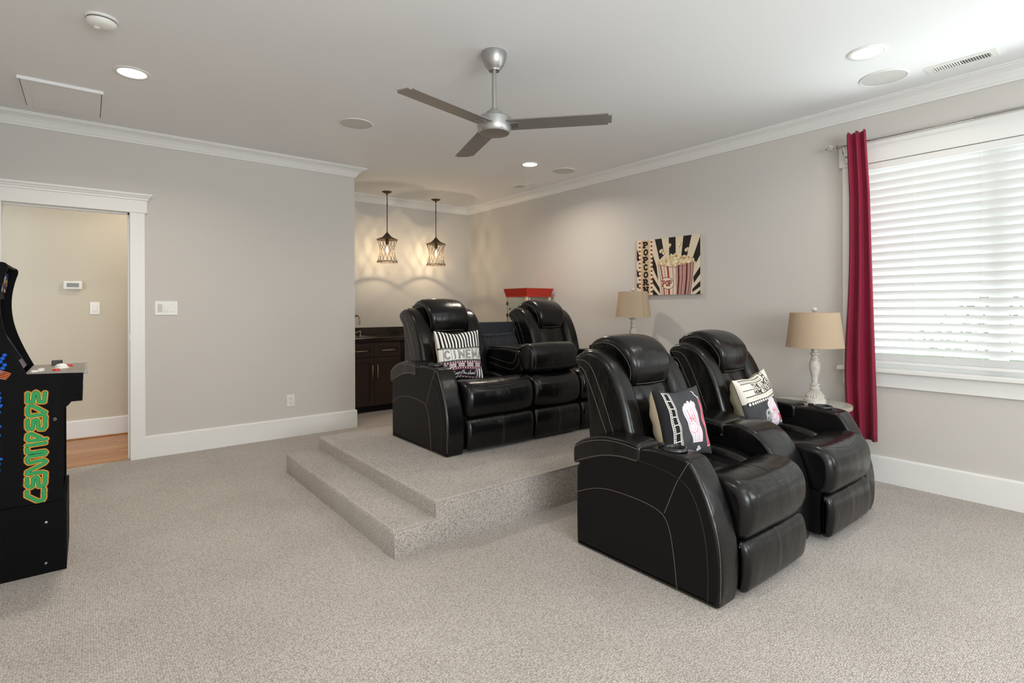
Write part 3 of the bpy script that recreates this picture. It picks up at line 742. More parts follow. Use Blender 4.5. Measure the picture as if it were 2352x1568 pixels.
# ------------------------------------------------------------------ cushions
def cushion(label, pr, centre, size, lean, turn, roll, back_col, thick=0.055, inset=0.0, group=None):
    root = thing('throw_pillow', label, 'pillow', centre, group)
    h = size/2
    R = Matrix.Rotation(math.radians(turn), 4, 'Z') @ Matrix.Rotation(math.radians(-lean), 4, 'X') @ Matrix.Rotation(math.radians(roll), 4, 'Y')
    def shape(u, v, sgn):
        a, b = 2*u-1, 1-2*v
        pin = 1-0.085*(1-b*b)**1.0; pin2 = 1-(0.125+0.03*np.sin(5*a+turn))*(1-a*a)**1.0
        x = a*h*pin; z = b*h*pin2
        t = (thick if sgn > 0 else thick*2.1)*np.power(np.clip((1-np.abs(a)**3.0)*(1-np.abs(b)**3.0), 0, 1), 0.55)
        t = t*(1+0.07*np.sin(7*a+3*b)+0.05*np.sin(11*b-4*a+1.0))
        return x, -sgn*(t+0.002), z
    o = grid_print('cover_front', pr, lambda u, v: shape(u, v, 1), MPRINT, root)
    pb = Print(60, 60, back_col)
    o2 = grid_print('cover_back', pb, lambda u, v: shape(u, v, -1), MPRINT, root)
    root.matrix_world = Matrix.Translation(centre) @ R
    return root
N = 220
K, WHT, CRM, GRY, PNK, RD = (28, 26, 27), (236, 233, 228), (222, 212, 192), (62, 63, 66), (214, 130, 150), (205, 52, 76)
# 1: cinema marquee print
p = Print(N, N, WHT, 1.5)
for i in range(14):
    x0 = 8+i*16; p.poly([(x0, 0), (x0+8, 0), (x0+8, 78), (x0, 78)], K)
p.rect(0, 76, N, 84, K)
for i in range(40): p.rect(3+i*5.5, 79, 5.5+i*5.5, 82, WHT)
for i, x in enumerate((16, 52, 88, 124, 160, 196)): p.rect(x, 84, x+2, 134, K)
for i, ch in enumerate('CINEMA'):
    p.text(ch, 23+i*36, 92, 21, 34, 7.5, K); p.text(ch, 23+i*36, 92, 21, 34, 2.2, WHT)
p.rect(0, 134, N, 141, K)
for i in range(40): p.rect(3+i*5.5, 137, 5.5+i*5.5, 139, WHT)
p.rect(0, 141, N, 150, (70, 30, 38))
for i in range(18): p.rect(4+i*12.5, 143, 10+i*12.5, 148, WHT)
p.rect(0, 150, N, 152, PNK); p.rect(0, 152, N, 168, (206, 198, 200))
for i in range(5): p.rect(28+i*44, 152, 40+i*44, 168, K)
for i in range(5):
    x = 42+i*44; p.stroke([(x, 156), (x+6, 164), (x+10, 156), (x+16, 164), (x+20, 157), (x+26, 163)], 2, (90, 80, 84))
p.rect(0, 168, N, 170, PNK); p.rect(0, 170, N, 178, (70, 30, 38))
for i in range(18): p.rect(4+i*12.5, 172, 10+i*12.5, 176, WHT)
p.rect(0, 178, N, N, WHT)
for i in range(14): p.rect(6+i*16, 178, 13+i*16, N, K)
p.rect(42, 178, 178, 216, PNK); p.rect(44, 180, 176, 214, (32, 28, 36))
x = 56
def script(p, pts, c=(238, 232, 226)): p.stroke(pts, 1.8, c)
script(p, [(66, 190), (60, 188), (58, 193), (64, 196), (57, 201), (62, 206), (69, 200)]); script(p, [(69, 200), (73, 195), (74, 204), (79, 195), (82, 204)])
script(p, [(82, 204), (86, 196), (84, 212), (78, 216)]); script(p, [(86, 196), (92, 196), (90, 204), (96, 196), (102, 196), (98, 214), (92, 216)])
script(p, [(108, 186), (106, 204)]); script(p, [(104, 192), (112, 191)]); script(p, [(115, 186), (113, 204), (118, 197), (120, 204), (125, 199), (122, 204), (130, 202)])
script(p, [(138, 196), (134, 199), (138, 203), (133, 205)]); script(p, [(145, 186), (142, 205), (147, 197), (150, 204), (156, 196), (152, 204), (160, 197), (161, 204), (165, 197)]); script(p, [(171, 186), (168, 199)]); script(p, [(167, 204), (168, 205)])
cushion('cream pillow with black stripes and CINEMA lettering on the rear sofa', p, (2.258, 3.490, 0.880), 0.395, 13, -4, 0, (222, 208, 184))
# 2: film strip and popcorn on charcoal
def popcorn_bucket(p, x, y, s, tilt=0.0):
    def T(a, b): return (x+s*(a*math.cos(tilt)-b*math.sin(tilt)), y+s*(a*math.sin(tilt)+b*math.cos(tilt)))
    for k in range(16):
        a = random.Random(k).uniform(2, 48); b = -10*math.sin(PI*a/50)*random.Random(k+50).uniform(0.2, 1.2)
        q = T(a, b); p.ell(q[0], q[1], 6*s, 6*s, (240, 232, 236)); p.ring(q[0], q[1], 5*s, 5*s, 1.0, (150, 120, 130))
    p.poly([T(0, 0), T(50, 0), T(42, 84), T(10, 84)], (240, 232, 238))
    for k in range(6):
        a = 4+k*8.6; p.poly([T(a, 0), T(a+2.6, 0), T(10+(a+2.6)*0.64, 84), T(10+a*0.64, 84)], (214, 120, 145) if k % 2 else (170, 160, 190))
    q = T(20, 46); p.ell(q[0], q[1], 13*s, 15*s, (240, 228, 236)); p.ring(q[0], q[1], 13*s, 15*s, 1.8, (205, 70, 100)); p.ring(q[0], q[1], 7*s, 9*s, 1.4, (190, 100, 130))
    q = T(42, 36); p.ring(q[0], q[1], 7*s, 12*s, 1.6, (200, 100, 140))
    p.stroke([T(0, 0), T(8, 4), T(16, -1), T(25, 4), T(34, -1), T(42, 3), T(50, 0)], 2.2, (225, 215, 222))
    for k in range(3): p.stroke([T(12+6*k, 22+2*k), T(16+6*k, 30), T(20+5*k, 18)], 1.8, (210, 60, 96))
p = Print(N, N, GRY, 1.5)
p.rect(0, 0, 24, N, (26, 25, 28))
p.rect(24, 8, 58, N, (24, 24, 26))
for x in (24, 48):
    p.rect(x, 10, x+9, N, (206, 202, 198))
    for i in range(34): p.rect(x+2.5, 13+i*6.2, x+6.5, 16.5+i*6.2, (36, 36, 38))
for i in range(8): p.rect(33, 10+i*26, 48, 12.5+i*26, (216, 212, 208))
popcorn_bucket(p, 84, 66, 1.45, -0.10)
XS = 14
p.X = p.X+XS
p.poly([(196, 34), (203, 34), (208, 70), (213, 100), (212, 150), (218, 196), (196, 200), (199, 150), (194, 100), (197, 66)], (238, 180, 190))
p.poly([(197, 38), (202, 38), (206, 72), (210, 100), (209, 150), (214, 192), (199, 196), (202, 150), (197, 100), (199, 68)], RD)
p.stroke([(203, 90), (205, 130)], 2, (236, 130, 150)); p.stroke([(178, 12), (184, 18), (182, 24), (190, 30), (197, 36)], 3, (228, 222, 222))
p.X = p.X-XS
for q in ((138, 200), (142, 204), (135, 208)): p.ell(q[0], q[1], 6, 6, (218, 214, 212)); p.ring(q[0], q[1], 6, 6, 1.2, (120, 116, 118))
cushion('charcoal pillow with a film strip, popcorn box and red bottle print on the nearest seat', p, (2.425, 1.620, 0.648), 0.365, 16, -4, 1, (216, 202, 176), 0.055)
# 3: ticket print
p = Print(N, N, (66, 67, 70), 1.5)
p.rect(0, 0, N, 96, (226, 220, 208))
p.rect(16, 6, 150, 9, (40, 38, 40)); p.rect(16, 20, 150, 23, (40, 38, 40))
for i in range(12): p.stroke([(20+i*11, 9), (26+i*11, 20)], 2.5, (60, 56, 56))
p.rect(160, 0, 178, 26, (36, 34, 36)); p.ell(169, 6, 5, 5, (226, 220, 208)); p.ell(169, 19, 5, 5, (226, 220, 208))
p.text('THE', 70, 28, 10, 15, 3.4, (44, 42, 44), 0.4); p.text('LOMEAU', 118, 28, 10, 15, 3.4, (44, 42, 44), 0.3)
p.rect(14, 46, N, 49, (40, 38, 40))
p.text('HOME', 66, 53, 9, 15, 3.6, (44, 42, 44), 0.35); p.text('THEATER', 120, 53, 9, 15, 3.8, (34, 32, 34), 0.3)
p.rect(14, 71, N, 74, (40, 38, 40))
for i in range(26): p.rect(40+i*6, 80, 43+i*6, 84, (176, 172, 166))
p.rect(10, 92, N, 106, (34, 33, 36))
for i in range(16): p.ell(20+i*13, 100, 5, 5.5, (226, 220, 212))
p.ell(118, 176, 34, 34, (168, 170, 168))
for k in range(5): p.ell(118+20*math.cos(k*1.257+0.4), 176+20*math.sin(k*1.257+0.4), 7.5, 7.5, (96, 98, 98))
popcorn_bucket(p, 116, 122, 1.25, -0.08)
p.poly([(180, 158), (214, 158), (208, 210), (186, 210)], (226, 222, 222)); p.poly([(182, 172), (213, 172), (207, 202), (188, 202)], RD)
p.ell(197, 157, 17, 7, (150, 176, 180)); p.stroke([(204, 112), (200, 152)], 2.5, (206, 206, 206))
cushion('pillow with a cream cinema ticket top over a charcoal reel and popcorn print', p, (3.265, 1.640, 0.652), 0.365, 16, -5, -8, (196, 188, 160), 0.055)

# ------------------------------------------------------------------ canvas print on the right wall
aw, ah, ad = 0.722, 0.553, 0.03
art = thing('canvas_print', 'square canvas with a striped popcorn bucket and POPCORN lettering on the wall', 'wall art', (XB, 3.105, 1.647))
p = Print(300, 228, (230, 216, 192), 1.5)
BLK = (38, 34, 34)
def KK(x, y):
    yt = 300-(x-115)*0.11; return ((x-115)/1270*300, (y-yt)/(1338-yt)*228)
for q in ([(490, 200), (637, 200), (700, 560), (600, 660)], [(785, 150), (925, 150), (925, 560), (800, 600)], [(1080, 130), (1240, 130), (1130, 640), (1030, 600)], [(1385, 200), (1385, 570), (1310, 720), (1240, 640)],
          [(440, 500), (540, 780), (575, 1060), (440, 770)], [(440, 950), (600, 1200), (615, 1320), (440, 1080)], [(440, 1195), (600, 1360), (470, 1360)], [(1385, 790), (1385, 940), (1265, 1120), (1255, 1000)],
          [(1385, 1075), (1385, 1190), (1235, 1300), (1240, 1230)], [(1390, 1250), (1390, 1345), (1280, 1345)],
          [(110, 440), (165, 540), (165, 700), (110, 655)], [(110, 830), (165, 900), (165, 1000), (110, 965)], [(110, 1085), (165, 1130), (165, 1200), (110, 1178)], [(110, 1280), (165, 1312), (110, 1330)]):
    p.poly([KK(*t) for t in q], BLK)
nn = np.random.RandomState(3).rand(p.H, p.W)[..., None]; p.a = p.a*(0.93+0.1*nn)
p.rect(22, 0, 66, 228, (206, 182, 142))
for i in range(14):
    p.rect(11, i*17+4, 20, i*17+15, (150, 54, 42)); p.rect(71, i*17+4, 80, i*17+15, (150, 54, 42))
for i in range(14):
    p.ell(15.5, i*17+1, 6, 5, (244, 222, 196)); p.ell(75.5, i*17+1, 6, 5, (244, 222, 196))
for i, ch in enumerate('POPCORN'):
    y0 = 9+i*31
    p.text(ch, 38, y0, 17, 20, 7.5, (28, 24, 26), serif=7 if ch in 'PRN' else 0)
# bucket
bk = [(100, 104), (276, 104), (258, 228), (122, 228)]
p.poly(bk, (226, 208, 190)); p.poly([(190, 104), (276, 104), (258, 228), (192, 228)], (190, 150, 142))
for k, (a, b, w_, c) in enumerate(((108, 128, 2, (120, 66, 60)), (118, 138, 5, (134, 50, 44)), (134, 148, 2, (150, 70, 60)), (152, 160, 8, (160, 50, 44)), (176, 178, 2, (120, 66, 60)), (204, 200, 7, (96, 36, 38)), (222, 214, 3, (90, 44, 44)), (242, 232, 7, (96, 32, 36)), (258, 246, 3, (104, 44, 42)), (270, 254, 2, (110, 50, 46)))):
    p.stroke([(a, 104), (a*0.5+b*0.5+3, 166), (b, 228)], w_, c)
rnd = random.Random(11)
for k in range(110):
    a = rnd.uniform(108, 268); b = 96-22*math.sin(PI*(a-104)/168)*rnd.uniform(-0.75, 1.15)
    c = rnd.choice([(232, 218, 180), (222, 204, 160), (214, 188, 140), (240, 230, 200), (196, 150, 100)])
    p.ell(a, b, rnd.uniform(5, 8), rnd.uniform(4, 7), c); 
    if k % 3 == 0: p.ell(a+2, b+2, 2, 2, (176, 120, 70))
for a, b in ((122, 52), (160, 34), (206, 36), (240, 56), (136, 60), (212, 30)):
    p.ell(a, b, 8, 7, (234, 222, 190)); p.ell(a+5, b-5, 6, 5, (222, 200, 160)); p.ell(a+3, b+3, 3, 3, (200, 140, 96))
p.stroke([(108, 104)]+[(108+160*t, 104+16*math.sin(PI*t)) for t in np.linspace(0, 1, 10)], 2, (150, 80, 50))
p.ell(152, 182, 31, 24, (236, 216, 196), 0.25); p.ring(152, 182, 31, 24, 2.2, (110, 40, 40), 0.25)
p.text('POP', 131, 172, 10, 20, 4.5, (130, 40, 40), 0.5, serif=4)
p.a = np.clip(p.a*(0.96+0.08*np.random.RandomState(5).rand(p.H, p.W)[..., None]), 0, 1)
grid_print('printed_face', p, lambda u, v: (0*u-ad, (0.5-u)*aw, (0.5-v)*ah), MCANVAS, art)
box('stretcher', (-ad+0.0006, -aw/2, -ah/2), (0, aw/2, ah/2), mat('canvas edge', srgb(190, 178, 158), 0.8), art, 0.001)

# ------------------------------------------------------------------ lamps and tables
BAL = [(0.048, 0.0), (0.072, 0.0), (0.074, 0.006), (0.072, 0.030), (0.066, 0.034), (0.060, 0.040), (0.062, 0.046), (0.058, 0.052), (0.046, 0.066), (0.034, 0.084), (0.028, 0.096), (0.034, 0.102), (0.034, 0.108), (0.024, 0.114), (0.026, 0.124), (0.034, 0.130), (0.032, 0.137), (0.020, 0.142), (0.019, 0.160), (0.022, 0.185), (0.031, 0.225), (0.036, 0.255), (0.037, 0.275), (0.032, 0.295), (0.022, 0.306), (0.027, 0.312), (0.028, 0.318), (0.020, 0.324), (0.020, 0.340), (0.031, 0.350), (0.031, 0.356), (0.019, 0.362), (0.019, 0.388), (0.040, 0.398), (0.040, 0.404), (0.012, 0.406), (0.010, 0.44)]
def lamp(loc, label, sr0, sr1, sh, z0, cord=True, seam=60):
    t = thing('table_lamp', label, 'lamp', loc, 'turned white table lamps')
    b = lathe('turned_base', BAL, (0, 0, 0), MLAMPW, t, 40)
    v, f = [], []
    for k in range(20):
        a = 2*PI*k/20; add_tube(v, f, [(r*math.cos(a), r*math.sin(a), z) for r, z in ((0.062, 0.048), (0.054, 0.058), (0.042, 0.073), (0.031, 0.092))], [0.005, 0.005, 0.0035, 0.002], 5)
    mesh('fluting', v, f, MLAMPW, b, True)
    s = lathe('lamp_shade', [(sr0, z0), (sr1, z0+sh), (sr1-0.002, z0+sh), (sr0-0.002, z0)], (0, 0, 0), MSHADE, t, 56, caps=False)
    for r, z in ((sr0, z0), (sr1, z0+sh)):
        lathe('trim_band', [(r+0.0008, z-0.003), (r+0.0012, z), (r+0.0008, z+0.003)], (0, 0, 0), MSHADE, s, 56, caps=False)
    a = math.radians(seam)
    tube('shade_seam', [((sr0+0.001)*math.cos(a), (sr0+0.001)*math.sin(a), z0), ((sr1+0.001)*math.cos(a), (sr1+0.001)*math.sin(a), z0+sh)], 0.0012, mat('seam', srgb(160, 134, 106), .9), s, 5)
    tube('harp', [(0.0, 0, 0.43), (0.05, 0, 0.46), (0.06, 0, z0+sh*0.5), (0.03, 0, z0+sh-0.01), (0, 0, z0+sh), (-0.03, 0, z0+sh-0.01), (-0.06, 0, z0+sh*0.5), (-0.05, 0, 0.46), (0, 0, 0.43)], 0.0018, MCHROME, t, 6)
    v, f = [], []
    for k in range(3): add_tube(v, f, [(0, 0, z0+sh-0.004), ((sr1-0.001)*math.cos(k*2.094), (sr1-0.001)*math.sin(k*2.094), z0+sh-0.004)], 0.0015, 5)
    mesh('shade_spider', v, f, MCHROME, t, True)
    lathe('bulb', [(0.013, 0.44), (0.014, 0.465), (0.028, 0.50), (0.030, 0.52), (0.022, 0.545), (0.003, 0.555)], (0, 0, 0), MWHITE, t, 20)
    zt = z0+sh
    lathe('finial', [(0.005, zt-0.002), (0.005, zt+0.006), (0.010, zt+0.009), (0.018, zt+0.018), (0.019, zt+0.026), (0.014, zt+0.036), (0.003, zt+0.040)], (0, 0, 0), MLAMPW, t, 24)
    if cord: tube('power_cord', [(-0.06, 0.02, 0.006), (-0.10, 0.05, 0.016), (-0.16, 0.11, 0.022), (-0.19, 0.15, 0.02), (-0.21, 0.19, 0.004), (-0.18, 0.25, 0.003)], 0.003, MBLACKPL, t, 6)
    return t
def table(loc, h, r, label):
    t = thing('side_table', label, 'table', loc)
    tp = lathe('tabletop', [(r-0.012, h-0.030), (r, h-0.026), (r+0.002, h-0.012), (r, h-0.002), (r-0.014, h), (r-0.03, h), (r-0.03, h-0.004), (0.0, h-0.004)], (0, 0, 0), MTABLE, t, 72)
    lathe('glass_inset', [(0.0, h-0.0035), (r-0.031, h-0.0035), (r-0.031, h-0.0005), (0.0, h-0.0005)], (0, 0, 0), mat('frosted glass', srgb(190, 192, 186), 0.12, spec=0.6), t, 72)
    lathe('pedestal', [(0.05, h-0.03), (0.05, h-0.06), (0.028, h-0.09), (0.024, h*0.6), (0.042, h*0.45), (0.046, h*0.36), (0.026, h*0.25), (0.04, h*0.18), (0.04, h*0.12), (0.02, h*0.11)], (0, 0, 0), MTABLE, t, 28)
    for k in range(3):
        a = k*2.094+0.5
        tube('leg', [(0.02*math.cos(a), 0.02*math.sin(a), h*0.17), (0.11*math.cos(a), 0.11*math.sin(a), h*0.14), (0.18*math.cos(a), 0.18*math.sin(a), 0.035), (0.21*math.cos(a), 0.21*math.sin(a), 0.013)], [0.018, 0.016, 0.013, 0.013], MTABLE, t, 10)
    return t
table((4.068, 1.668, 0), 0.560, 0.268, 'round washed wood side table with glass top between front sofa and curtain')
lamp((4.085, 1.635, 0.560), 'white turned table lamp on the side table by the red curtain', 0.186, 0.158, 0.243, 0.402)
table((4.17, 3.33, 0.234), 0.505, 0.22, 'round side table on the platform hidden behind the front sofa, under the farther lamp')
lamp((4.17, 3.33, 0.739), 'white turned table lamp below the popcorn canvas', 0.168, 0.140, 0.240, 0.420, False, 256)

# ------------------------------------------------------------------ ceiling fan
fx, fy = 1.834, 2.457
fan = thing('ceiling_fan', 'brushed nickel three-blade ceiling fan hanging over the front of the room', 'ceiling fan', (fx, fy, CE))
lathe('canopy', [(0.072, 0.0), (0.073, -0.012), (0.068, -0.045), (0.054, -0.075), (0.040, -0.092), (0.034, -0.098), (0.032, -0.104), (0.020, -0.104)], (0, 0, 0), MBRUSH, fan, 48)
lathe('downrod', [(0.0125, -0.09), (0.0125, -0.34)], (0, 0, 0), MBRUSH, fan, 24)
lathe('coupling', [(0.022, -0.322), (0.024, -0.326), (0.024, -0.340), (0.046, -0.342), (0.049, -0.347), (0.049, -0.372), (0.046, -0.376)], (0, 0, 0), MBRUSH, fan, 40)
lathe('motor_housing', [(0.030, -0.372), (0.092, -0.374), (0.097, -0.380), (0.098, -0.428), (0.094, -0.452), (0.086, -0.463), (0.0, -0.466)], (0, 0, 0), MBRUSH, fan, 56)
for k in range(3):
    a = math.radians(192+120*k)
    bm = bmesh.new(); bm_box(bm, (0.085, -0.064, -0.003), (0.665, 0.064, 0.003), 0)
    es = [e for e in bm.edges if abs(e.verts[0].co.z-e.verts[1].co.z) > 0.004 and e.verts[0].co.x > 0.5]
    bmesh.ops.bevel(bm, geom=es, offset=0.02, segments=4, affect='EDGES')
    o = bmobj('blade', bm, MBLADE, fan)
    o.matrix_local = Matrix.Translation((0, 0, -0.418)) @ Matrix.Rotation(a, 4, 'Z') @ Matrix.Rotation(math.radians(-7), 4, 'X')
    box('blade_arm', (0.07, -0.03, -0.006), (0.14, 0.03, -0.003), MBRUSH, o, 0.001)

# ------------------------------------------------------------------ pendants
def pendant(x, y, label):
    t = thing('pendant_light', label, 'pendant light', (x, y, CE), 'wire cage pendants over the bar')
    lathe('canopy', [(0.062, 0), (0.062, -0.004), (0.045, -0.014), (0.020, -0.024), (0.009, -0.030), (0.008, -0.045)], (0, 0, 0), MBRONZE, t, 32)
    r_ = lathe('rod', [(0.0055, -0.03), (0.0055, -0.155), (0.0085, -0.158), (0.0085, -0.175), (0.0055, -0.178), (0.0055, -0.50), (0.009, -0.503), (0.009, -0.53)], (0, 0, 0), MBRONZE, t, 14)
    lathe('shade_cap', [(0.014, -0.520), (0.022, -0.528), (0.034, -0.545), (0.060, -0.572), (0.100, -0.590), (0.128, -0.600), (0.128, -0.606), (0.09, -0.598), (0.0, -0.575)], (0, 0, 0), MBRONZE, t, 40)
    zt, zb = -0.605, -0.888
    def rad(z): u = (z-zb)/(zt-zb); return 0.128-0.036*math.sin(PI*u)**0.9
    v, f = [], []
    for z in (zt, zb+0.012, zb):
        add_tube(v, f, [(rad(z)*math.cos(2*PI*k/32), rad(z)*math.sin(2*PI*k/32), z) for k in range(32)], 0.0032, 6, True)
    ns = 14
    for k in range(ns):
        for sgn in (1, -1):
            pts = []
            for i in range(17):
                u = i/16; z = zt+(zb-zt)*u
                a = 2*PI*k/ns+sgn*(PI/ns)*0.92*math.sin(u*PI*3)
                pts.append((rad(z)*math.cos(a), rad(z)*math.sin(a), z))
            add_tube(v, f, pts, 0.0019, 5)
    mesh('wire_cage', v, f, MBRONZE, t, True)
    lathe('socket', [(0.010, -0.58), (0.020, -0.60), (0.022, -0.655), (0.016, -0.665)], (0, 0, 0), MBRONZE, t, 20)
    lathe('bulb', [(0.013, -0.664), (0.016, -0.68), (0.028, -0.72), (0.030, -0.745), (0.024, -0.775), (0.010, -0.795), (0.001, -0.80)], (0, 0, 0), MGLASSB, t, 24)
    lathe('filament', [(0.001, -0.69), (0.010, -0.70), (0.012, -0.745), (0.008, -0.765), (0.001, -0.77)], (0, 0, 0), MBULB, t, 12)
    l = bpy.data.lights.new('bulb_light', 'POINT'); l.energy = 6.5; l.color = (1, 0.80, 0.54); l.shadow_soft_size = 0.012
    lo = bpy.data.objects.new('bulb_light', l); C.objects.link(lo); lo.parent = t; lo.location = (0, 0, -0.74)
    lo.location = (0, 0, -0.783)
    return t
pendant(2.952, 6.215, 'left wire cage pendant light hanging over the bar counter')
pendant(3.685, 6.263, 'right wire cage pendant light hanging nearer the room corner')

# ------------------------------------------------------------------ ceiling fittings
def can(x, y, label, e=13):
    t = thing('recessed_light', label, 'ceiling light', (x, y, CE), 'recessed ceiling lights')
    lathe('trim_ring', [(0.098, -0.0005), (0.098, -0.004), (0.090, -0.007), (0.076, -0.006), (0.072, -0.001)], (0, 0, 0), MWHITE, t, 48, caps=False)
    lathe('lens', [(0.0, -0.0025), (0.073, -0.0025), (0.073, -0.0008), (0.0, -0.0008)], (0, 0, 0), MLENS, t, 40)
    l = bpy.data.lights.new('lamp', 'AREA'); l.shape = 'DISK'; l.size = 0.13; l.energy = e; l.color = (1, 0.87, 0.72); l.spread = math.radians(150)
    o = bpy.data.objects.new('lamp', l); C.objects.link(o); o.parent = t; o.location = (0, 0, -0.009)
k_ = 0.983
can(0.221, 4.05, 'lit recessed ceiling light above the doorway side, left of the fan')
can(3.517, 1.121, 'lit recessed ceiling light near the window and long air vent', 5)
can(3.540, 4.137, 'lit recessed ceiling light above the rear sofa, behind the fan')
can(0.221, 1.3, 'added recessed ceiling light above the camera, outside the view'); can(1.9, -1.4, 'added unseen recessed ceiling light near the wall behind the camera')  # two unseen cans, added to help light the room
def spk(x, y, r, label):
    t = thing('ceiling_speaker', label, 'speaker', (x, y, CE), 'round ceiling speakers')
    lathe('rim', [(r, -0.0005), (r, -0.005), (r-0.004, -0.007), (r-0.008, -0.005), (r-0.008, -0.0005)], (0, 0, 0), MWHITE, t, 56, caps=False)
    lathe('grille', [(0.0, -0.0045), (r-0.009, -0.0045), (r-0.009, -0.0010), (0, -0.001)], (0, 0, 0), mat('speaker mesh', srgb(205, 204, 200), 0.8, bump=[(900, .5, .001, ONE)]), t, 48)
spk(1.673, 4.075, 0.130, 'round white ceiling speaker left of the fan above the door wall')
spk(3.988, 1.179, 0.130, 'round white ceiling speaker between the recessed light and window wall')
spk(3.995, 4.11, 0.125, 'round white ceiling speaker beside the far recessed light')
sd = thing('smoke_detector', 'round white smoke detector on the ceiling at top left', 'smoke detector', (0.060, 3.392, CE))
lathe('mounting_plate', [(0.070, 0), (0.070, -0.008), (0.066, -0.011)], (0, 0, 0), MWHITE, sd, 48)
lathe('body', [(0.058, -0.010), (0.064, -0.014), (0.064, -0.026), (0.058, -0.036), (0.044, -0.044), (0.0, -0.046)], (0, 0, 0), MWHITE, sd, 48)
lathe('sensor_slot', [(0.0635, -0.0125), (0.0648, -0.0155), (0.0635, -0.0175)], (0, 0, 0), MDARK, sd, 48, caps=False)
lathe('test_button', [(0.013, -0.044), (0.013, -0.049), (0.010, -0.051), (0.0, -0.051)], (-0.020, 0.012, 0), MWHITE, sd, 20)
# long supply register
rg = thing('air_vent', 'long white slotted air vent on the ceiling beside the window wall', 'vent', (4.10, 0.812, CE))
boxes('frame', [((-0.060, -0.165, -0.006), (-0.034, 0.165, 0)), ((0.034, -0.165, -0.006), (0.060, 0.165, 0)), ((-0.034, -0.165, -0.006), (0.034, -0.135, 0)), ((-0.034, 0.135, -0.006), (0.034, 0.165, 0))], MWHITE, rg)
box('duct', (-0.034, -0.135, -0.0012), (0.034, 0.135, -0.0002), mat('vent shadow grey', srgb(120, 120, 120), .8), rg)
for i in range(22):
    y = -0.130+0.260*i/21
    o = box('louvre', (-0.034, -0.0035, -0.001), (0.034, 0.0035, 0.001), MWHITE, rg); o.location = (0, y, -0.0055)
    o.rotation_euler = (math.radians(48 if i < 11 else -48), 0, 0)
vt = thing('air_vent', 'small ceiling air vent with a dark slot beyond the far recessed light', 'vent', (4.08, 4.90, CE))
boxes('frame', [((-0.075, -0.16, -0.005), (-0.045, 0.16, 0)), ((0.045, -0.16, -0.005), (0.075, 0.16, 0)), ((-0.045, -0.16, -0.005), (0.045, -0.13, 0)), ((-0.045, 0.13, -0.005), (0.045, 0.16, 0))], MWHITE, vt)
box('duct', (-0.045, -0.13, -0.0012), (0.045, 0.13, -0.0002), MDARK, vt)
for i in range(18):
    o = box('louvre', (-0.045, -0.003, -0.001), (0.045, 0.003, 0.001), MWHITE, vt); o.location = (0, -0.123+0.246*i/17, -0.005); o.rotation_euler = (math.radians(50 if i > 8 else -50), 0, 0)
ht = thing('ceiling_hatch', 'flat white rectangular ceiling hatch above the door wall', 'hatch', (-0.127, 4.835, CE))
box('panel', (-0.205, -0.30, -0.012), (0.205, 0.30, -0.003), MC, ht, 0.002)
boxes('frame_edge', [((-0.216, -0.312, -0.020), (0.216, -0.302, 0)), ((-0.216, -0.302, -0.008), (-0.209, 0.312, 0)), ((0.209, -0.302, -0.008), (0.216, 0.312, 0)), ((-0.209, 0.304, -0.008), (0.209, 0.312, 0))], MC, ht)
box('gap', (-0.209, -0.302, -0.002), (0.209, 0.304, -0.0005), MDARK, ht)
boxes('stile', [((-0.168, -0.28, -0.014), (-0.160, 0.295, -0.0118)), ((-0.006, -0.28, -0.014), (0.004, 0.295, -0.0118)), ((0.172, -0.28, -0.014), (0.178, 0.295, -0.0118))], MC, ht)
boxes('latch', [((-0.185, -0.30, -0.016), (-0.155, -0.285, -0.011)), ((0.12, -0.30, -0.016), (0.15, -0.285, -0.011))], MWHITE, ht)

# ------------------------------------------------------------------ wall plates
sw = thing('light_switch', 'white three-gang switch plate on the wall right of the doorway', 'switch', (0.528, YA, 1.256))
box('plate', (-0.083, -0.006, -0.060), (0.083, 0, 0.060), MWHITE, sw, 0.003)
box('rocker', (-0.062, -0.010, -0.033), (-0.030, -0.005, 0.033), mat('grey paddle', srgb(198, 198, 196), .4), sw, 0.002)
k3 = box('dimmer', (-0.016, -0.009, -0.033), (0.016, -0.005, 0.033), MWHITE, sw, 0.002)
kn = lathe('dimmer_knob', [(0.011, 0), (0.011, 0.006), (0.0, 0.007)], (0, 0, 0), MWHITE, k3, 20); kn.matrix_local = Matrix.Translation((0, -0.008, 0)) @ Matrix.Rotation(PI/2, 4, 'X') @ Matrix.Diagonal((1, 1.9, 1, 1))
box('rocker', (0.030, -0.010, -0.033), (0.062, -0.005, 0.033), MWHITE, sw, 0.002)
ou = thing('wall_outlet', 'white duplex outlet low on the wall between door and bar', 'outlet', (1.548, YA, 0.352))
box('plate', (-0.037, -0.006, -0.059), (0.037, 0, 0.059), MWHITE, ou, 0.003)
for z in (0.02, -0.02):
    q = box('receptacle', (-0.015, -0.009, z-0.015), (0.015, -0.005, z+0.015), MWHITE, ou, 0.004)
    boxes('slot', [((-0.008, -0.0095, z), (-0.006, -0.0088, z+0.008)), ((0.006, -0.0095, z), (0.008, -0.0088, z+0.008)), ((-0.002, -0.0095, z-0.010), (0.002, -0.0088, z-0.006))], MDARK, q)
th = thing('thermostat', 'white thermostat with grey screen on the hall wall', 'thermostat', (-0.107, YC, 1.477))
box('body', (-0.070, -0.030, -0.040), (0.070, 0, 0.040), MWHITE, th, 0.010, 3, True)
box('screen', (-0.045, -0.032, -0.018), (0.045, -0.029, 0.020), mat('lcd screen', srgb(112, 112, 106), 0.25), th, 0.001)
hs = thing('light_switch', 'white single rocker switch on the hall wall beneath the thermostat', 'switch', (0.058, YC, 1.258))
box('plate', (-0.038, -0.006, -0.060), (0.038, 0, 0.060), MWHITE, hs, 0.003)
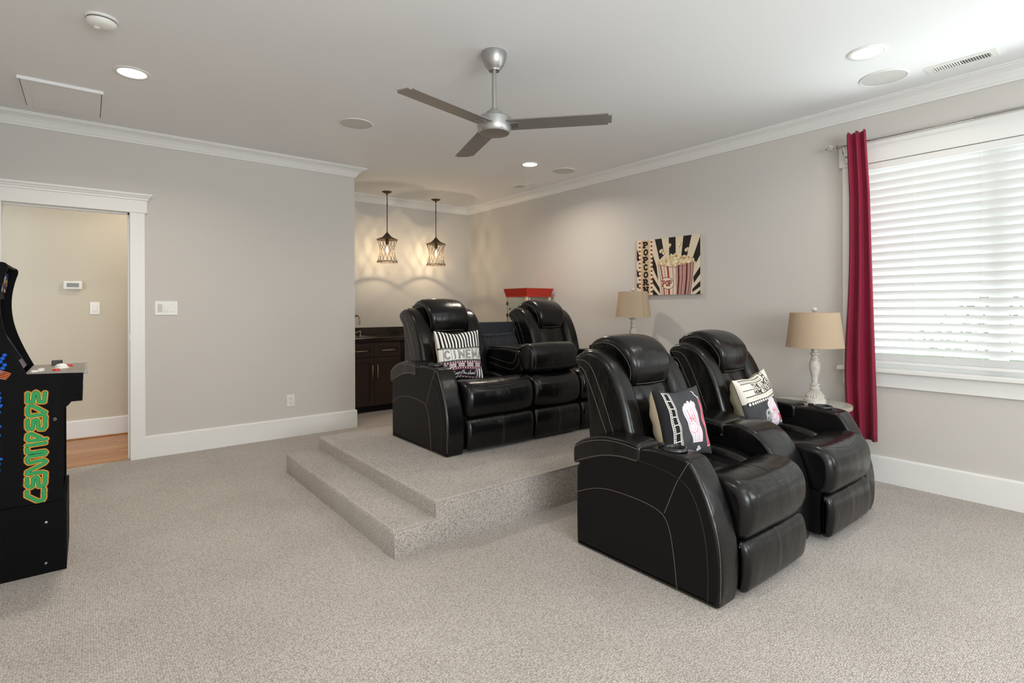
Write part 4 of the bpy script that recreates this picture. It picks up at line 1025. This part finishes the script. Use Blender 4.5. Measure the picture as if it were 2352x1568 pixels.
box('rocker', (-0.016, -0.011, -0.033), (0.016, -0.005, 0.033), MWHITE, hs, 0.002)
l = area('hall_ceiling_lamp', (0.75, 5.95, CE-0.03), (0, 0, -1), 0.16, 0.16, 12, (1, 0.90, 0.76))
hl = thing('recessed_light', 'recessed ceiling light in the hall beyond the doorway', 'ceiling light', (0.75, 5.95, CE))
lathe('trim_ring', [(0.098, -0.0005), (0.098, -0.004), (0.090, -0.007), (0.076, -0.006), (0.072, -0.001)], (0, 0, 0), MWHITE, hl, 48, caps=False)

# ------------------------------------------------------------------ bar
FY = 6.02
bc = thing('base_cabinet', 'dark espresso base cabinet with two drawers over two doors under the bar counter', 'cabinet', (ALC+0.01, FY, 0))
W0 = 3.040-ALC-0.012; xs_ = 2.684-ALC-0.01
box('body', (0, 0.012, 0.10), (W0, YC-FY-0.02, 0.845), MESPRESSO, bc)
box('toe_kick', (0, 0.07, 0.0), (W0, 0.09, 0.10), MDARK, bc)
def shaker(name, x0, x1, z0, z1, fr=0.055):
    o = boxes(name, [((x0, -0.008, z0), (x0+fr, 0.012, z1)), ((x1-fr, -0.008, z0), (x1, 0.012, z1)), ((x0+fr, -0.008, z0), (x1-fr, 0.012, z0+fr)), ((x0+fr, -0.008, z1-fr), (x1-fr, 0.012, z1))], MESPRESSO, bc, 0.001)
    box('panel', (x0+fr, 0.002, z0+fr), (x1-fr, 0.010, z1-fr), MESPRESSO, o)
    return o
MPULL = mat('satin nickel pull', srgb(208, 186, 160), 0.3, 0.9)
def pull(o, p0, p1):
    v, f = [], []; a, b = Vector(p0), Vector(p1); d = Vector((0, -0.030, 0))
    add_tube(v, f, [a+d, b+d], 0.005, 8); add_tube(v, f, [a*0.97+b*0.03, a*0.97+b*0.03+d], 0.0045, 8); add_tube(v, f, [b*0.97+a*0.03, b*0.97+a*0.03+d], 0.0045, 8)
    mesh('handle', v, f, MPULL, o, True)
for i, (x0, x1) in enumerate(((xs_-0.355, xs_-0.002), (xs_+0.002, W0-0.008))):
    d = shaker('drawer', x0, x1, 0.665, 0.825, 0.045); c = (x0+x1)/2; pull(d, (c-0.085, -0.008, 0.742), (c+0.085, -0.008, 0.742))
    d = shaker('door', x0, x1, 0.085, 0.655); hx = (x1-0.030) if i == 0 else (x0+0.030); pull(d, (hx, -0.008, 0.415), (hx, -0.008, 0.572))
for x0, x1 in ((xs_-0.715, xs_-0.36), (0.02, xs_-0.72)):
    d = shaker('door', x0, x1, 0.085, 0.825)
ct = thing('countertop', 'dark speckled stone bar countertop with backsplash and sink', 'countertop', (ALC+0.002, 5.99, 0.860))
CL = 3.60-ALC
box('slab', (0, 0, -0.010), (CL, YC-5.99-0.002, 0.035), MGRANITE, ct, 0.004)
box('backsplash', (0, YC-5.99-0.022, 0.035), (CL, YC-5.99-0.002, 0.140), MGRANITE, ct, 0.001)
sk = box('sink', (0.72, 0.12, 0.0352), (1.28, 0.44, 0.0362), mat('dark sink bowl', (0.02, .018, .016, 1), 0.25, 0.3), ct, 0.0)
boxes('sink_rim', [((0.70, 0.10, 0.0352), (1.30, 0.12, 0.040)), ((0.70, 0.44, 0.0352), (1.30, 0.46, 0.040)), ((0.70, 0.12, 0.0352), (0.72, 0.44, 0.040)), ((1.28, 0.12, 0.0352), (1.30, 0.44, 0.040))], MCHROME, ct)
bo = thing('wall_outlet', 'black outlet set in the bar backsplash', 'outlet', (3.215, YC-0.024, 0.952))
box('plate', (-0.060, -0.006, -0.034), (0.060, 0, 0.034), MBLACKPL, bo, 0.003); box('receptacle', (-0.030, -0.009, -0.016), (0.030, -0.005, 0.016), MDARK, bo, 0.002)
fc = thing('faucet', 'brushed gooseneck bar faucet at the left end of the counter', 'faucet', (2.600, 6.42, 0.895))
MFAU = mat('bronze nickel faucet', srgb(190, 164, 138), 0.28, 0.9)
pts = [(0, 0, 0), (0, 0, 0.20)]+[(0.0+0.0, -0.045+0.045*math.cos(a), 0.21+0.055*math.sin(a)) for a in np.linspace(0.2, PI, 10)]+[(0, -0.090, 0.17), (0, -0.090, 0.15)]
pts = [(p_[0]-p_[1]*0.45, p_[1]*0.9, p_[2]) for p_ in pts]
tube('spout', pts, 0.010, MFAU, fc, 12)
lathe('base', [(0.022, 0), (0.022, 0.01), (0.014, 0.02), (0.012, 0.05)], (0, 0, 0), MFAU, fc, 20)
tube('lever', [(0.0, 0, 0.05), (0.045, -0.01, 0.052)], 0.006, MFAU, fc, 8)
sp = thing('soap_dispenser', 'small metal soap dispenser beside the bar faucet', 'soap dispenser', (2.690, 6.44, 0.895))
lathe('base', [(0.016, 0), (0.016, 0.006), (0.007, 0.010), (0.006, 0.06)], (0, 0, 0), MFAU, sp, 16)
tube('nozzle', [(0.012, 0.01, 0.064), (-0.045, -0.02, 0.062)], 0.006, MFAU, sp, 8)
fr = thing('bar_fridge', 'black under-counter fridge at the right end of the bar', 'fridge', (3.045, 6.045, 0))
box('cabinet', (0, 0.03, 0.02), (0.53, YC-6.045-0.02, 0.840), MBLACKPL, fr, 0.004)
d = box('door', (0.003, -0.005, 0.09), (0.527, 0.028, 0.832), MBLACKPL, fr, 0.005); tube('handle', [(0.04, -0.005, 0.30), (0.04, -0.04, 0.32), (0.04, -0.04, 0.70), (0.04, -0.005, 0.72)], 0.007, MBLACKPL, d, 8)

# ------------------------------------------------------------------ popcorn cart
pc = thing('popcorn_machine', 'red topped popcorn machine with glass sides in the far corner', 'popcorn machine', (3.96, 4.70, 0))
def frustum(name, a0, a1, z0, z1, m, parent):
    v = [(x, y, z) for z, (lo, hi) in ((z0, a0), (z1, a1)) for x, y in ((lo, lo), (hi, lo), (hi, hi), (lo, hi))]
    return mesh(name, v, [(0, 1, 2, 3), (4, 5, 6, 7)]+[(k, (k+1) % 4, 4+(k+1) % 4, 4+k) for k in range(4)], m, parent)
frustum('roof', (0.022, 0.408), (0.0, 0.43), 1.385, 1.478, MRED, pc)
box('roof_lip', (0.018, 0.018, 1.377), (0.412, 0.412, 1.386), MRED, pc, 0.002)
for (x, y, w_) in ((0.025, 0.025, 0.030), (0.375, 0.025, 0.03), (0.375, 0.375, 0.03)):
    box('corner_post', (x, y, 0.86), (x+w_, y+w_, 1.377), MCREAM, pc, 0.002)
dp = box('hinge_post', (0.028, 0.390, 0.86), (0.040, 0.402, 1.377), MCHROME, pc)
for z in (1.30, 1.16, 0.95): box('hinge', (0.022, 0.386, z-0.02), (0.044, 0.406, z+0.02), MBRONZE, dp, 0.002)
for a, b in (((0.029, 0.055, 0.87), (0.033, 0.390, 1.375)), ((0.055, 0.029, 0.87), (0.375, 0.033, 1.375)), ((0.397, 0.055, 0.87), (0.401, 0.375, 1.375)), ((0.055, 0.397, 0.87), (0.375, 0.401, 1.375))):
    box('glass_pane', a, b, MGLASS, pc)
kb = lathe('door_knob', [(0.004, 0), (0.004, 0.012), (0.012, 0.018), (0.012, 0.026), (0.004, 0.032)], (0, 0, 0), mat('brown knob', srgb(110, 50, 36), .4), pc, 16)
kb.matrix_local = Matrix.Translation((0.029, 0.315, 1.235)) @ Matrix.Rotation(-PI/2, 4, 'Y')
kt = lathe('kettle', [(0.05, 1.14), (0.075, 1.15), (0.078, 1.23), (0.07, 1.245), (0.0, 1.25)], (0.24, 0.22, 0), MCHROME, pc, 28)
tube('kettle_hanger', [(0.24, 0.22, 1.25), (0.24, 0.22, 1.377)], 0.008, MCHROME, pc)
box('tray_box', (0.02, 0.02, 0.80), (0.41, 0.41, 0.87), MRED, pc, 0.003)
ca = box('cart_body', (0.0, 0.0, 0.16), (0.43, 0.43, 0.80), MRED, pc, 0.006)
box('cart_door', (0.06, -0.010, 0.22), (0.37, 0.0, 0.72), MRED, ca, 0.004)
for x in (0.03, 0.40):
    wv, wf = [], []
    R_ = 0.16
    add_tube(wv, wf, [(x, 0.215+R_*math.cos(2*PI*k/24), 0.172+R_*math.sin(2*PI*k/24)) for k in range(24)], 0.008, 6, True)
    for k in range(8): add_tube(wv, wf, [(x, 0.215, 0.172), (x, 0.215+R_*math.cos(2*PI*k/8), 0.172+R_*math.sin(2*PI*k/8))], 0.003, 5)
    mesh('wheel', wv, wf, MBLACKPL, pc, True)
v, f = [], []
for y in (0.03, 0.40): add_tube(v, f, [(0.2, y, 0.16), (0.2, y, 0.0)], 0.01, 8)
mesh('prop_legs', v, f, MBLACKPL, pc, True)

# ------------------------------------------------------------------ arcade cabinet
ac = thing('arcade_cabinet', 'black upright arcade game with green lettering on its side, by the doorway', 'arcade machine', (-0.62, 3.347, 0))
CURVE = [tuple(q) for q in chaikin([(-0.222, 0.947), (-0.245, 1.00), (-0.270, 1.065), (-0.290, 1.125), (-0.305, 1.19), (-0.312, 1.26), (-0.309, 1.33), (-0.296, 1.40), (-0.282, 1.445), (-0.292, 1.466), (-0.330, 1.466)], 3, False)]
SP = [(-0.092, 0.337), (-0.092, 0.770), (-0.073, 0.786), (-0.027, 0.849), (-0.019, 0.856), (-0.017, 0.939)]+CURVE+[(-0.62, 1.466), (-0.62, 0.337)]
def side(y0, y1):
    v = [(x+0.62, y, z) for y in (y0, y1) for x, z in SP]; n = len(SP)
    f = [tuple(range(n)), tuple(range(n, 2*n))]+[(k, (k+1) % n, n+(k+1) % n, n+k) for k in range(n)]
    return mesh('side_panel', v, f, MBLACKWOOD, ac)
s1 = side(0, 0.016); s2 = side(0.467, 0.483)
rz = boxes('riser', [((0.0, 0, 0), (0.539, 0.016, 0.334)), ((0.0, 0.467, 0), (0.539, 0.483, 0.334)), ((0.523, 0.016, 0), (0.539, 0.467, 0.334)), ((0.0, 0.016, 0), (0.016, 0.467, 0.334))], MBLACKWOOD, ac)
box('front_panel', (0.490, 0.016, 0.337), (0.502, 0.467, 0.80), MBLACKWOOD, ac)
dk = box('control_deck', (0.392, 0.000, 0.936), (0.617, 0.483, 0.950), mat('deck grey', srgb(128, 122, 116), 0.35), ac, 0.002)
box('deck_apron', (0.500, 0.016, 0.80), (0.600, 0.467, 0.936), MBLACKWOOD, ac)
box('deck_lip', (0.606, -0.001, 0.932), (0.620, 0.484, 0.952), mat('lip', srgb(150, 146, 140), .35), ac, 0.003)
MBTR = mat('red button', srgb(214, 40, 34), 0.3); MBTW = mat('white button', srgb(232, 230, 226), 0.3)
for x, y, m_ in ((0.50, 0.08, MBTR), (0.545, 0.30, MBTR), (0.42, 0.06, MBTW), (0.44, 0.10, MBTW), (0.44, 0.16, MBTW)):
    b_ = lathe('button', [(0.016, 0.950), (0.016, 0.953), (0.012, 0.954), (0.012, 0.958), (0.0, 0.959)], (x, y, 0), m_, dk, 20)
lathe('trackball', [(0.034, 0.950), (0.034, 0.952), (0.028, 0.953), (0.026, 0.962), (0.018, 0.970), (0.0, 0.974)], (0.515, 0.20, 0), MBTW, dk, 28)
box('coin_box', (0.47, 0.40, 0.950), (0.515, 0.44, 0.975), MBLACKPL, dk, 0.003)
box('back_panel', (0.0, 0.016, 0.337), (0.012, 0.467, 1.46), MBLACKWOOD, ac)
box('top_panel', (0.012, 0.016, 1.45), (0.325, 0.467, 1.462), MBLACKWOOD, ac)
mq = Print(80, 40, (40, 60, 120)); rr_ = np.random.RandomState(4)
for k in range(26): mq.ell(rr_.rand()*80, rr_.rand()*40, 3+5*rr_.rand(), 2+4*rr_.rand(), [(214, 150, 50), (236, 226, 214), (40, 36, 44), (206, 180, 120)][k % 4])
grid_print('marquee', mq, lambda u, v: (0.300-0.012*v, 0.018+0.447*u, 1.430-0.095*v), MGRAPHIC, ac)
box('marquee_base', (0.20, 0.017, 1.30), (0.286, 0.466, 1.333), MBLACKWOOD, ac)
sc = mesh('screen_bezel', [(0.37, 0.017, 0.955), (0.37, 0.466, 0.955), (0.20, 0.466, 1.30), (0.20, 0.017, 1.30), (0.36, 0.017, 0.955), (0.36, 0.466, 0.955), (0.19, 0.466, 1.30), (0.19, 0.017, 1.30)],
          [(0, 1, 2, 3), (4, 5, 6, 7), (0, 1, 5, 4), (1, 2, 6, 5), (2, 3, 7, 6), (3, 0, 4, 7)], mat('bezel', srgb(120, 104, 84), .35, var=(14, srgb(36, 60, 120), ONE)), ac)
mesh('screen', [(0.352, 0.07, 0.995), (0.352, 0.41, 0.995), (0.226, 0.41, 1.25), (0.226, 0.07, 1.25)], [(0, 1, 2, 3)], mat('dark screen', (0.02, 0.02, 0.024, 1), 0.08, spec=.7), sc)
for x, z in ((-0.155, 0.241), (-0.156, 0.048)):
    b_ = lathe('bolt', [(0.006, 0), (0.0055, 0.002), (0.0, 0.003)], (0, 0, 0), MCHROME, rz, 12); b_.matrix_local = Matrix.Translation((x+0.62, 0, z)) @ Matrix.Rotation(PI/2, 4, 'X')
for x, z in ((-0.123, 0.725), (-0.216, 0.350)):
    b_ = lathe('cam_hole', [(0.007, 0), (0.007, 0.0008), (0.004, 0.001)], (0, 0, 0), MSTITCH, s1, 14, caps=False); b_.matrix_local = Matrix.Translation((x+0.62, 0, z)) @ Matrix.Rotation(PI/2, 4, 'X')
LET = [[(-0.218, 0.856), (-0.218, 0.817), (-0.2, 0.815), (-0.196, 0.854), (-0.19, 0.86), (-0.183, 0.852), (-0.179, 0.814), (-0.161, 0.812), (-0.158, 0.854)], [(-0.158, 0.762), (-0.202, 0.798), (-0.213, 0.798), (-0.218, 0.788), (-0.218, 0.761), (-0.212, 0.751), (-0.164, 0.753), (-0.157, 0.741), (-0.158, 0.694), (-0.164, 0.684), (-0.177, 0.686), (-0.182, 0.694), (-0.183, 0.725), (-0.19, 0.732), (-0.199, 0.727), (-0.201, 0.696), (-0.205, 0.688), (-0.215, 0.69), (-0.219, 0.699), (-0.219, 0.734)], [(-0.175, 0.645), (-0.208, 0.669), (-0.218, 0.664), (-0.22, 0.645), (-0.214, 0.636), (-0.155, 0.636)], [(-0.221, 0.615), (-0.158, 0.618)], [(-0.221, 0.6), (-0.22, 0.583), (-0.215, 0.579), (-0.161, 0.58), (-0.156, 0.573), (-0.16, 0.565), (-0.215, 0.563), (-0.22, 0.556), (-0.22, 0.542), (-0.214, 0.533), (-0.164, 0.539), (-0.156, 0.53), (-0.162, 0.522), (-0.22, 0.494), (-0.221, 0.484), (-0.214, 0.483), (-0.168, 0.483), (-0.157, 0.476), (-0.159, 0.427), (-0.165, 0.415), (-0.181, 0.419), (-0.184, 0.455), (-0.191, 0.465), (-0.2, 0.459), (-0.201, 0.426), (-0.207, 0.419), (-0.216, 0.423), (-0.222, 0.432), (-0.221, 0.463)], [(-0.222, 0.401), (-0.222, 0.382), (-0.186, 0.351), (-0.168, 0.349), (-0.163, 0.361), (-0.162, 0.4)]]
gx0, gx1, gz0, gz1 = -0.50, -0.095, 0.342, 1.10
sc_ = 400.0
gp = Print(int((gx1-gx0)*sc_), int((gz1-gz0)*sc_), (11, 11, 12), 1.6)
def G(pts): return [((x-gx0)*sc_, (gz1-z)*sc_) for x, z in pts]
lx0, lx1, lz0, lz1 = -0.256, -0.128, 0.339, 0.888
lp = Print(int((lx1-lx0)*1000), int((lz1-lz0)*1000), (11, 11, 12), 1.15)
for wd, col in ((0.0262, (186, 104, 44)), (0.0222, (44, 34, 24)), (0.0206, (222, 192, 92)), (0.0160, (22, 46, 26)), (0.0128, (58, 152, 92))):
    for st in LET: lp.stroke([((x-lx0)*1000, (lz1-z)*1000) for x, z in st], wd*1000, col)
grid_print('side_lettering', lp, lambda u, v: (lx0+0.62+(lx1-lx0)*u, 0*u-0.0012, lz1+(lz0-lz1)*v), MGRAPHIC, ac, False)
rr_ = np.random.RandomState(8)
for k in range(15):
    x, z = -0.325-0.012*rr_.rand(), 0.50+0.033*k
    for j in range(4): q = G([(x+0.02*rr_.rand(), z+0.02*rr_.rand())])[0]; gp.ell(q[0], q[1], 2.3, 2.3, (30, 96, 190))
for k in range(5): q = G([(-0.296-0.007*(k%3), 1.040-0.015*k)])[0]; gp.ell(q[0], q[1], 3.0, 3.0, (24, 92, 196))
for k in range(5): gp.stroke(G([(-0.40, 1.015-0.012*k), (-0.276-0.004*k, 0.953-0.006*k)]), 1.5, (222, 120, 70)); 
for k in range(4): gp.stroke(G([(-0.45, 0.80-0.12*k), (-0.40, 0.84-0.12*k), (-0.36, 0.80-0.12*k)]), 6, (30, 96, 190))
kp = Print(int((gx1-gx0)*sc_), int((gz1-gz0)*sc_), (0, 0, 0), 1.6); kp.poly(G(SP), (255, 255, 255))
grid_print('side_graphic', gp, lambda u, v: (gx0+0.62+(gx1-gx0)*u, 0*u-0.0008, gz1+(gz0-gz1)*v), MGRAPHIC, ac, False, kp.a[..., 0] > 0.5)
